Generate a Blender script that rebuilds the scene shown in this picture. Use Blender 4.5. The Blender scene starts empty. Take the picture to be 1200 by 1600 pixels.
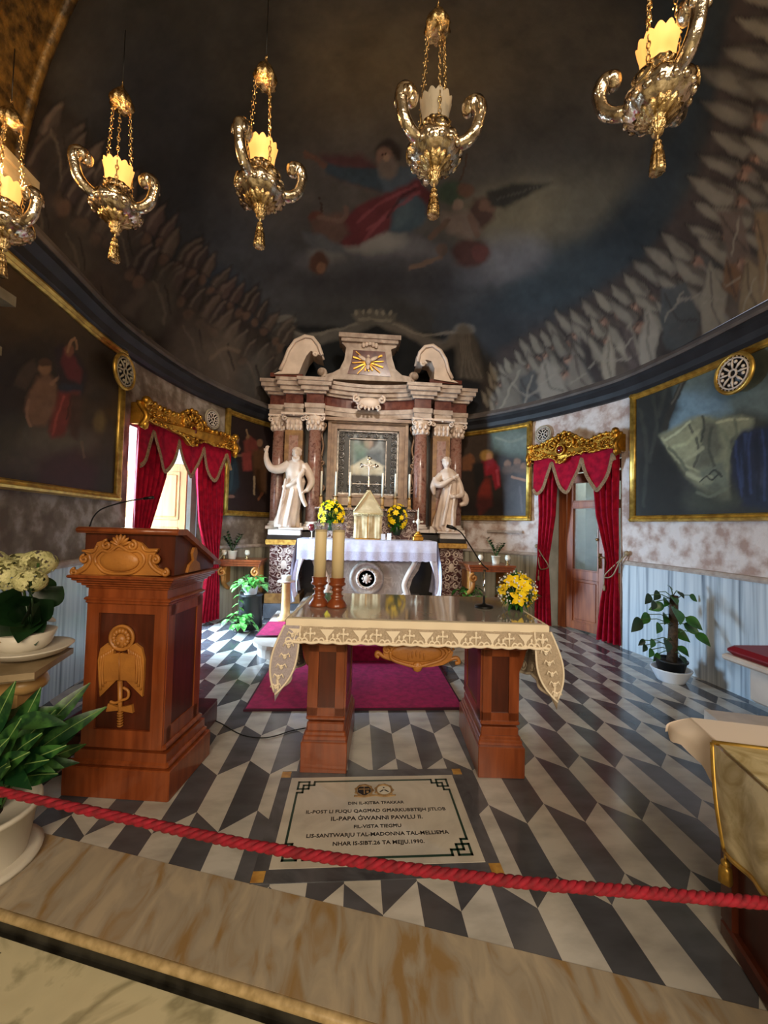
import bpy, math, random
import numpy as np
from mathutils import Vector, Matrix
random.seed(7); PI=math.pi
SC=bpy.context.scene; COL=SC.collection
# ---------------- camera ----------------
F,cp_,cy_,cr_,H=618.8,0.033325,0.070122,0.025852,1.4
_c,_s=math.cos,math.sin
FW=Vector((_s(cy_)*_c(cp_),_c(cy_)*_c(cp_),_s(cp_)))
RT=Vector((_c(cy_),-_s(cy_),0)); UP=RT.cross(FW)
CA=RT*_c(cr_)+UP*_s(cr_); CB=UP*_c(cr_)-RT*_s(cr_)
CP=Vector((0,0,H))
def ray(px,py): return FW+CA*((px-600)/F)-CB*((py-800)/F)
def at(px,py,Y):
    d=ray(px,py); return CP+d*(Y/d.y)
def atx(px,py,X):
    d=ray(px,py); return CP+d*(X/d.x)
def atz(px,py,z=0):
    d=ray(px,py); return CP+d*((z-H)/d.z)
def prj(P):
    P=np.asarray(P,float)-np.array(CP); z=P@np.array(FW); z=np.where(z<.05,.05,z)
    return 600+F*(P@np.array(CA))/z, 800-F*(P@np.array(CB))/z
cam=bpy.data.cameras.new('camera'); co=bpy.data.objects.new('camera',cam); COL.objects.link(co)
cam.sensor_fit='HORIZONTAL'; cam.sensor_width=36; cam.lens=36*F/1200; cam.clip_start=.02
co.matrix_world=Matrix(((CA.x,CB.x,-FW.x,0),(CA.y,CB.y,-FW.y,0),(CA.z,CB.z,-FW.z,H),(0,0,0,1)))
SC.camera=co
# ---------------- colour + materials ----------------
def lin(c):
    if isinstance(c,str): c=tuple(int(c[i:i+2],16)/255 for i in (1,3,5))
    return tuple((x/12.92 if x<=.04045 else ((x+.055)/1.055)**2.4) for x in c[:3])
def nd(nt,t,**k):
    n=nt.nodes.new(t)
    for a,b in k.items():
        if a[0]=='_': n.inputs[a[1:].replace('_',' ')].default_value=b
        else: setattr(n,a,b)
    return n
def mat(name,c1,c2=None,kind='noise',scale=5,rough=.5,metal=0,bump=0,bscale=60,stretch=(1,1,1),detail=5,lo=.35,hi=.65,attr=None,gain=1,spec=.5,trans=0,emit=None,es=0,coat=0,alpha=1,sss=0,c3=None,dist=0,sheen=0):
    m=bpy.data.materials.new(name); m.use_nodes=True; nt=m.node_tree; L=nt.links
    b=nt.nodes['Principled BSDF']; I=b.inputs
    I['Roughness'].default_value=rough; I['Metallic'].default_value=metal; I['Specular IOR Level'].default_value=spec
    I['Transmission Weight'].default_value=trans; I['Coat Weight'].default_value=coat; I['Alpha'].default_value=alpha
    I['Coat Roughness'].default_value=.08
    if sheen: I['Sheen Weight'].default_value=sheen
    if sss: I['Subsurface Weight'].default_value=sss; I['Subsurface Radius'].default_value=(.02,.015,.01)
    if emit: I['Emission Color'].default_value=(*lin(emit),1); I['Emission Strength'].default_value=es
    tc=nd(nt,'ShaderNodeTexCoord'); mp=nd(nt,'ShaderNodeMapping'); mp.inputs['Scale'].default_value=stretch
    L.new(tc.outputs['Object'],mp.inputs[0])
    a=(*[x*gain for x in lin(c1)],1)
    out=None
    if attr:
        at_=nd(nt,'ShaderNodeAttribute',attribute_name=attr); out=at_.outputs['Color']
        if c2 is not None:
            n=nd(nt,'ShaderNodeTexNoise',_Scale=scale,_Detail=detail); L.new(mp.outputs[0],n.inputs['Vector'])
            r=nd(nt,'ShaderNodeMapRange'); r.inputs['From Min'].default_value=lo; r.inputs['From Max'].default_value=hi
            L.new(n.outputs[0],r.inputs[0])
            mx=nd(nt,'ShaderNodeMix',data_type='RGBA',blend_type='MULTIPLY'); L.new(r.outputs[0],mx.inputs[0])
            L.new(out,mx.inputs[6]); mx.inputs[7].default_value=(*lin(c2),1); out=mx.outputs[2]
    elif c2 is not None:
        q=(*[x*gain for x in lin(c2)],1)
        n=nd(nt,'ShaderNodeTexNoise',_Scale=scale,_Detail=detail,_Distortion=dist); L.new(mp.outputs[0],n.inputs['Vector'])
        r=nd(nt,'ShaderNodeValToRGB'); e=r.color_ramp.elements
        if kind=='marble':
            e[0].position=.0;e[0].color=a;e[1].position=1;e[1].color=a
            for p,cc in ((.44,a),(.5,q),(.56,a)): x=e.new(p);x.color=cc
            if c3:
                q3=(*[x*gain for x in lin(c3)],1); e[-1].color=q3; 
        else:
            e[0].position=lo;e[0].color=a;e[1].position=hi;e[1].color=q
            if c3: x=e.new((lo+hi)/2); x.color=(*[v*gain for v in lin(c3)],1)
        L.new(n.outputs[0],r.inputs[0]); out=r.outputs[0]
    if out is None: I['Base Color'].default_value=a
    else: L.new(out,I['Base Color'])
    if bump:
        n2=nd(nt,'ShaderNodeTexNoise',_Scale=bscale,_Detail=4); L.new(mp.outputs[0],n2.inputs['Vector'])
        bp=nd(nt,'ShaderNodeBump',_Strength=bump); bp.inputs['Distance'].default_value=.01
        L.new(n2.outputs[0],bp.inputs['Height']); L.new(bp.outputs[0],I['Normal'])
    return m
# ---------------- mesh builder ----------------
class MB:
    def __init__(s): s.v=[];s.f=[];s.m=[];s.sm=[];s.col=None;s.M=Matrix.Identity(4)
    def add(s,V,Fc,mi=0,smooth=False,M=None):
        o=len(s.v); T=s.M if M is None else s.M@M
        s.v+= [tuple(T@Vector(p)) for p in V]
        for f in Fc: s.f.append(tuple(i+o for i in f)); s.m.append(mi); s.sm.append(smooth)
        return s
    def box(s,c,d,mi=0,M=None,tx=1,ty=1,bev=0):
        x,y,z=d[0]/2,d[1]/2,d[2]/2; cx,cy,cz=c
        if bev:
            P=[(-x+bev,-y),(x-bev,-y),(x,-y+bev),(x,y-bev),(x-bev,y),(-x+bev,y),(-x,y-bev),(-x,-y+bev)]
            R=[(-z,bev),(-z+bev,0),(z-bev,0),(z,bev)]
            V=[];Fc=[]
            for zz,i in R:
                for px,py in P:
                    sx=(x-i)/x if x else 1; sy=(y-i)/y if y else 1
                    V.append((cx+px*sx,cy+py*sy,cz+zz))
            for r in range(3):
                for k in range(8): Fc.append((r*8+k,r*8+(k+1)%8,(r+1)*8+(k+1)%8,(r+1)*8+k))
            Fc.append(tuple(range(7,-1,-1)));Fc.append(tuple(range(24,32)))
            return s.add(V,Fc,mi,False,M)
        V=[(cx+a*x*(tx if k>0 else 1),cy+b*y*(ty if k>0 else 1),cz+k*z) for k in(-1,1) for a,b in((-1,-1),(1,-1),(1,1),(-1,1))]
        return s.add(V,[(3,2,1,0),(4,5,6,7),(0,1,5,4),(1,2,6,5),(2,3,7,6),(3,0,4,7)],mi,False,M)
    def lathe(s,prof,c=(0,0,0),n=24,mi=0,smooth=True,M=None,sx=1,sy=1,lobes=0,la=0,ph=0,a0=0,a1=2*PI):
        V=[];Fc=[];full=abs(a1-a0-2*PI)<1e-6; N=n if full else n+1
        for r,z in prof:
            for k in range(N):
                a=a0+(a1-a0)*k/n; rr=r*(1+la*math.cos(lobes*a+ph)) if lobes else r
                V.append((c[0]+rr*math.cos(a)*sx,c[1]+rr*math.sin(a)*sy,c[2]+z))
        for i in range(len(prof)-1):
            for k in range(n):
                k2=(k+1)%N; Fc.append((i*N+k,i*N+k2,(i+1)*N+k2,(i+1)*N+k))
        if full:
            if prof[0][0]>1e-5: Fc.append(tuple(range(N-1,-1,-1)))
            if prof[-1][0]>1e-5: Fc.append(tuple((len(prof)-1)*N+k for k in range(N)))
        return s.add(V,Fc,mi,smooth,M)
    def tube(s,P,R,n=8,mi=0,smooth=True,closed=False,M=None,flat=1):
        P=[Vector(p) for p in P]; m=len(P)
        if not hasattr(R,'__len__'): R=[R]*m
        V=[];Fc=[];up=None
        for i in range(m):
            if closed: t=P[(i+1)%m]-P[i-1]
            else: t=P[min(i+1,m-1)]-P[max(i-1,0)]
            if t.length<1e-9: t=Vector((0,0,1))
            t.normalize()
            if up is None:
                up=Vector((0,0,1)) if abs(t.z)<.9 else Vector((1,0,0))
            u=(up-t*up.dot(t)); 
            if u.length<1e-6: u=t.orthogonal()
            u.normalize(); up=u; w=t.cross(u)
            for k in range(n):
                a=2*PI*k/n; V.append(tuple(P[i]+(u*math.cos(a)*flat+w*math.sin(a))*R[i]))
        for i in range(m if closed else m-1):
            j=(i+1)%m
            for k in range(n):
                k2=(k+1)%n; Fc.append((i*n+k,i*n+k2,j*n+k2,j*n+k))
        if not closed: Fc.append(tuple(range(n-1,-1,-1)));Fc.append(tuple((m-1)*n+k for k in range(n)))
        return s.add(V,Fc,mi,smooth,M)
    def ball(s,c,r,n=12,mi=0,M=None,rot=None):
        if not hasattr(r,'__len__'): r=(r,r,r)
        V=[];Fc=[];h=max(4,n//2)
        R=rot.to_matrix() if rot is not None else None
        for i in range(h+1):
            t=PI*i/h
            for k in range(n):
                a=2*PI*k/n; p=Vector((r[0]*math.sin(t)*math.cos(a),r[1]*math.sin(t)*math.sin(a),r[2]*math.cos(t)))
                if R: p=R@p
                V.append((c[0]+p.x,c[1]+p.y,c[2]+p.z))
        for i in range(h):
            for k in range(n): Fc.append((i*n+k,(i+1)*n+k,(i+1)*n+(k+1)%n,i*n+(k+1)%n))
        return s.add(V,Fc,mi,True,M)
    def torus(s,c,R,r,ax='z',n=20,k=8,mi=0,M=None,sx=1,sz=1):
        P=[]
        for i in range(n):
            a=2*PI*i/n; x,y=R*math.cos(a)*sx,R*math.sin(a)*sz
            P.append({'z':(c[0]+x,c[1]+y,c[2]),'y':(c[0]+x,c[1],c[2]+y),'x':(c[0],c[1]+x,c[2]+y)}[ax])
        return s.tube(P,r,k,mi,True,True,M)
    def prism(s,poly,d0,d1,plane='xz',mi=0,M=None,smooth=False):
        """poly 2D outline (counter-clockwise), extruded from d0 to d1 along the third axis"""
        from mathutils.geometry import tessellate_polygon
        def P(a,b,d): return {'xz':(a,d,b),'xy':(a,b,d),'yz':(d,a,b)}[plane]
        n=len(poly); V=[P(a,b,d0) for a,b in poly]+[P(a,b,d1) for a,b in poly]
        tri=tessellate_polygon([[Vector((a,b,0)) for a,b in poly]])
        Fc=[tuple(t) for t in tri]+[tuple(i+n for i in reversed(t)) for t in tri]
        Fc+=[(i,(i+1)%n,(i+1)%n+n,i+n) for i in range(n)]
        return s.add(V,Fc,mi,smooth,M)
    def grid(s,nu,nv,fn,mi=0,smooth=True,cu=False,M=None):
        U=nu if cu else nu+1
        V=[fn(i/nu,j/nv) for j in range(nv+1) for i in range(U)]
        Fc=[(j*U+i,j*U+(i+1)%U,(j+1)*U+(i+1)%U,(j+1)*U+i) for j in range(nv) for i in range(nu)]
        return s.add(V,Fc,mi,smooth,M)
    def loft(s,rings,mi=0,smooth=True,cap=True,M=None):
        n=len(rings[0]);V=[p for r in rings for p in r]
        Fc=[(i*n+k,i*n+(k+1)%n,(i+1)*n+(k+1)%n,(i+1)*n+k) for i in range(len(rings)-1) for k in range(n)]
        if cap: Fc.append(tuple(range(n-1,-1,-1)));Fc.append(tuple((len(rings)-1)*n+k for k in range(n)))
        return s.add(V,Fc,mi,smooth,M)
    def mesh(s,name,mats,org=None,fixn=True):
        me=bpy.data.meshes.new(name); V=s.v
        if org is not None: V=[tuple(org@Vector(p)) for p in V]
        me.from_pydata(V,[],s.f)
        if not isinstance(mats,(list,tuple)): mats=[mats]
        for m in mats: me.materials.append(m)
        me.polygons.foreach_set('material_index',s.m); me.polygons.foreach_set('use_smooth',s.sm)
        if s.col is not None:
            ca=me.color_attributes.new('Col','FLOAT_COLOR','POINT')
            c=np.ones((len(V),4),np.float32); c[:,:3]=np.asarray(s.col)[:,:3]; ca.data.foreach_set('color',c.ravel())
        if fixn:
            import bmesh
            bm=bmesh.new(); bm.from_mesh(me); bmesh.ops.recalc_face_normals(bm,faces=bm.faces); bm.to_mesh(me); bm.free()
        me.update(); return me
def tag(o,label=None,cat=None,group=None,kind=None):
    if label: o['label']=label
    if cat: o['category']=cat
    if group: o['group']=group
    if kind: o['kind']=kind
    return o
def thing(name,label,cat,loc=(0,0,0),rz=0,group=None):
    o=bpy.data.objects.new(name,None); COL.objects.link(o); o.empty_display_size=.05
    o.location=loc; o.rotation_euler=(0,0,rz); return tag(o,label,cat,group)
def Mof(o): return Matrix.Translation(o.location)@o.rotation_euler.to_matrix().to_4x4()
def inv(o):
    M=Mof(o)
    if o.parent: M=Mof(o.parent)@M
    return M.inverted()
def part(name,mb,mats,parent,world=False,label=None,kind=None):
    me=mb.mesh(name,mats,inv(parent) if world else None); o=bpy.data.objects.new(name,me); COL.objects.link(o)
    o.parent=parent; return tag(o,label,kind=kind)
def solo(name,mb,mats,label=None,cat=None,group=None,kind=None):
    """one mesh that is a whole thing; origin put at the middle of its base"""
    V=np.array(mb.v); a,b=V.min(0),V.max(0); c=Vector(((a[0]+b[0])/2,(a[1]+b[1])/2,a[2]))
    me=mb.mesh(name,mats,Matrix.Translation(-c)); o=bpy.data.objects.new(name,me); o.location=c; COL.objects.link(o)
    return tag(o,label,cat,group,kind)
def dup(r,loc,rz=0,label=None,group=None,sc=None):
    n=r.copy(); COL.objects.link(n); n.location=loc; n.rotation_euler=(0,0,rz)
    if sc: n.scale=(sc,sc,sc)
    if label: n['label']=label
    if group: n['group']=group
    for ch in list(r.children):
        c=ch.copy(); COL.objects.link(c); c.parent=n
        for g in ch.children:
            d=g.copy(); COL.objects.link(d); d.parent=c
    return n
def remesh(mb,vox=.01,sm=2):
    """fuse overlapping shapes into one continuous surface"""
    me=mb.mesh('tmp',[]) if False else None
    tmp=bpy.data.meshes.new('tmp'); tmp.from_pydata(mb.v,[],mb.f); o=bpy.data.objects.new('tmp',tmp); COL.objects.link(o)
    import bmesh
    bm=bmesh.new(); bm.from_mesh(tmp); bmesh.ops.recalc_face_normals(bm,faces=bm.faces); bm.to_mesh(tmp); bm.free()
    r=o.modifiers.new('r','REMESH'); r.mode='VOXEL'; r.voxel_size=vox
    if sm: q=o.modifiers.new('s','SMOOTH'); q.factor=.5; q.iterations=sm
    dg=bpy.context.evaluated_depsgraph_get(); dg.update(); e=o.evaluated_get(dg); me=bpy.data.meshes.new_from_object(e)
    out=MB(); out.v=[tuple(v.co) for v in me.vertices]; out.f=[tuple(p.vertices) for p in me.polygons]
    out.m=[0]*len(out.f); out.sm=[True]*len(out.f)
    bpy.data.objects.remove(o); bpy.data.meshes.remove(me); bpy.data.meshes.remove(tmp)
    return out
def text_mb(s,size,M,ext=.001,align='CENTER'):
    cu=bpy.data.curves.new('t','FONT'); cu.body=s; cu.size=size; cu.extrude=ext; cu.align_x=align; cu.offset=size*.022
    cu.resolution_u=2
    o=bpy.data.objects.new('t',cu); COL.objects.link(o); dg=bpy.context.evaluated_depsgraph_get(); dg.update()
    me=bpy.data.meshes.new_from_object(o.evaluated_get(dg)); mb=MB()
    mb.add([tuple(v.co) for v in me.vertices],[tuple(p.vertices) for p in me.polygons],M=M)
    bpy.data.objects.remove(o); bpy.data.meshes.remove(me); return mb
def crv(P,n=12):
    P=np.array(P,float);P=np.vstack([2*P[0]-P[1],P,2*P[-1]-P[-2]]);o=[]
    for i in range(1,len(P)-2):
        a,b,c,d=P[i-1:i+3]
        for k in range(n):
            t=k/n; o.append(.5*((2*b)+(c-a)*t+(2*a-5*b+4*c-d)*t*t+(3*b-a-3*c+d)*t**3))
    o.append(P[-2]); return np.array(o)
def spiral(c,r0,turns,a0,n=24,dirn=1,rend=.15):
    return [(c[0]+r0*(1-(1-rend)*k/n)*math.cos(a0+dirn*turns*2*PI*k/n),c[1]+r0*(1-(1-rend)*k/n)*math.sin(a0+dirn*turns*2*PI*k/n)) for k in range(n+1)]
# ---------------- painting on surfaces (numpy) ----------------
def vnoise(x,y,seed=0):
    xi=np.floor(x).astype(int); yi=np.floor(y).astype(int); fx=x-xi; fy=y-yi; fx=fx*fx*(3-2*fx); fy=fy*fy*(3-2*fy)
    def h(a,b):
        n=np.sin(a*127.1+b*311.7+seed*74.7)*43758.5453; return n-np.floor(n)
    return (h(xi,yi)*(1-fx)+h(xi+1,yi)*fx)*(1-fy)+(h(xi,yi+1)*(1-fx)+h(xi+1,yi+1)*fx)*fy
def fbm(x,y,s,o=4,seed=0):
    r=0;a=.5
    for i in range(o): r=r+a*vnoise(x/s,y/s,seed+i*13); s/=2.03; a/=2
    return r
class Paint:
    def __init__(s,x,y,base,wa=14):
        s.x=np.asarray(x,float); s.y=np.asarray(y,float); s.c=np.tile(np.array(lin(base)),(len(s.x),1))
        s.wx=s.x+wa*(fbm(s.x,s.y,wa*1.8,3,91)-.45); s.wy=s.y+wa*(fbm(s.x,s.y,wa*1.8,3,57)-.45)
    def _mix(s,m,idx,col):
        s.c[idx]=s.c[idx]*(1-m[:,None])+np.array(lin(col))*m[:,None]
    def _sel(s,x0,x1,y0,y1): return np.nonzero((s.wx>x0)&(s.wx<x1)&(s.wy>y0)&(s.wy<y1))[0]
    def blob(s,cx,cy,rx,ry,col,a=1,rot=0,soft=.5):
        R=max(rx,ry)*1.6; i=s._sel(cx-R,cx+R,cy-R,cy+R)
        if not len(i): return s
        dx,dy=s.wx[i]-cx,s.wy[i]-cy; c,q=math.cos(rot),math.sin(rot)
        d=np.hypot((dx*c+dy*q)/rx,(-dx*q+dy*c)/ry); m=np.clip((1+soft/2-d)/soft,0,1); m=m*m*(3-2*m)*a
        s._mix(m,i,col); return s
    def poly(s,P,col,a=1,soft=3):
        P=np.array(P,float); i=s._sel(P[:,0].min()-soft*2,P[:,0].max()+soft*2,P[:,1].min()-soft*2,P[:,1].max()+soft*2)
        if not len(i): return s
        x,y=s.wx[i],s.wy[i]; ins=np.zeros(len(i),bool); dm=np.full(len(i),1e9)
        for k in range(len(P)):
            (x0,y0),(x1,y1)=P[k],P[(k+1)%len(P)]
            cnd=((y0>y)!=(y1>y))&(x<(x1-x0)*(y-y0)/((y1-y0) if y1!=y0 else 1e-9)+x0); ins^=cnd
            ex,ey=x1-x0,y1-y0; t=np.clip(((x-x0)*ex+(y-y0)*ey)/(ex*ex+ey*ey+1e-9),0,1)
            dm=np.minimum(dm,np.hypot(x-x0-t*ex,y-y0-t*ey))
        sd=np.where(ins,dm,-dm); s._mix(np.clip(.5+sd/(2*soft),0,1)*a,i,col); return s
    def line(s,P,w,col,a=1,soft=.6):
        P=crv(P,4) if len(P)>2 else np.array(P,float)
        R=w*1.5; i=s._sel(P[:,0].min()-R,P[:,0].max()+R,P[:,1].min()-R,P[:,1].max()+R)
        if not len(i): return s
        x,y=s.wx[i],s.wy[i]; dm=np.full(len(i),1e9)
        for k in range(len(P)-1):
            x0,y0=P[k];ex,ey=P[k+1]-P[k]; t=np.clip(((x-x0)*ex+(y-y0)*ey)/(ex*ex+ey*ey+1e-9),0,1)
            dm=np.minimum(dm,np.hypot(x-x0-t*ex,y-y0-t*ey))
        s._mix(np.clip((1+soft/2-dm/(w/2))/soft,0,1)*a,i,col); return s
    def mottle(s,sc,amp,seed=3):
        n=fbm(s.x,s.y,sc,5,seed)-.47; s.c*=np.clip(1+amp*2*n,.2,3)[:,None]; return s
VG=1.95
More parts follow.
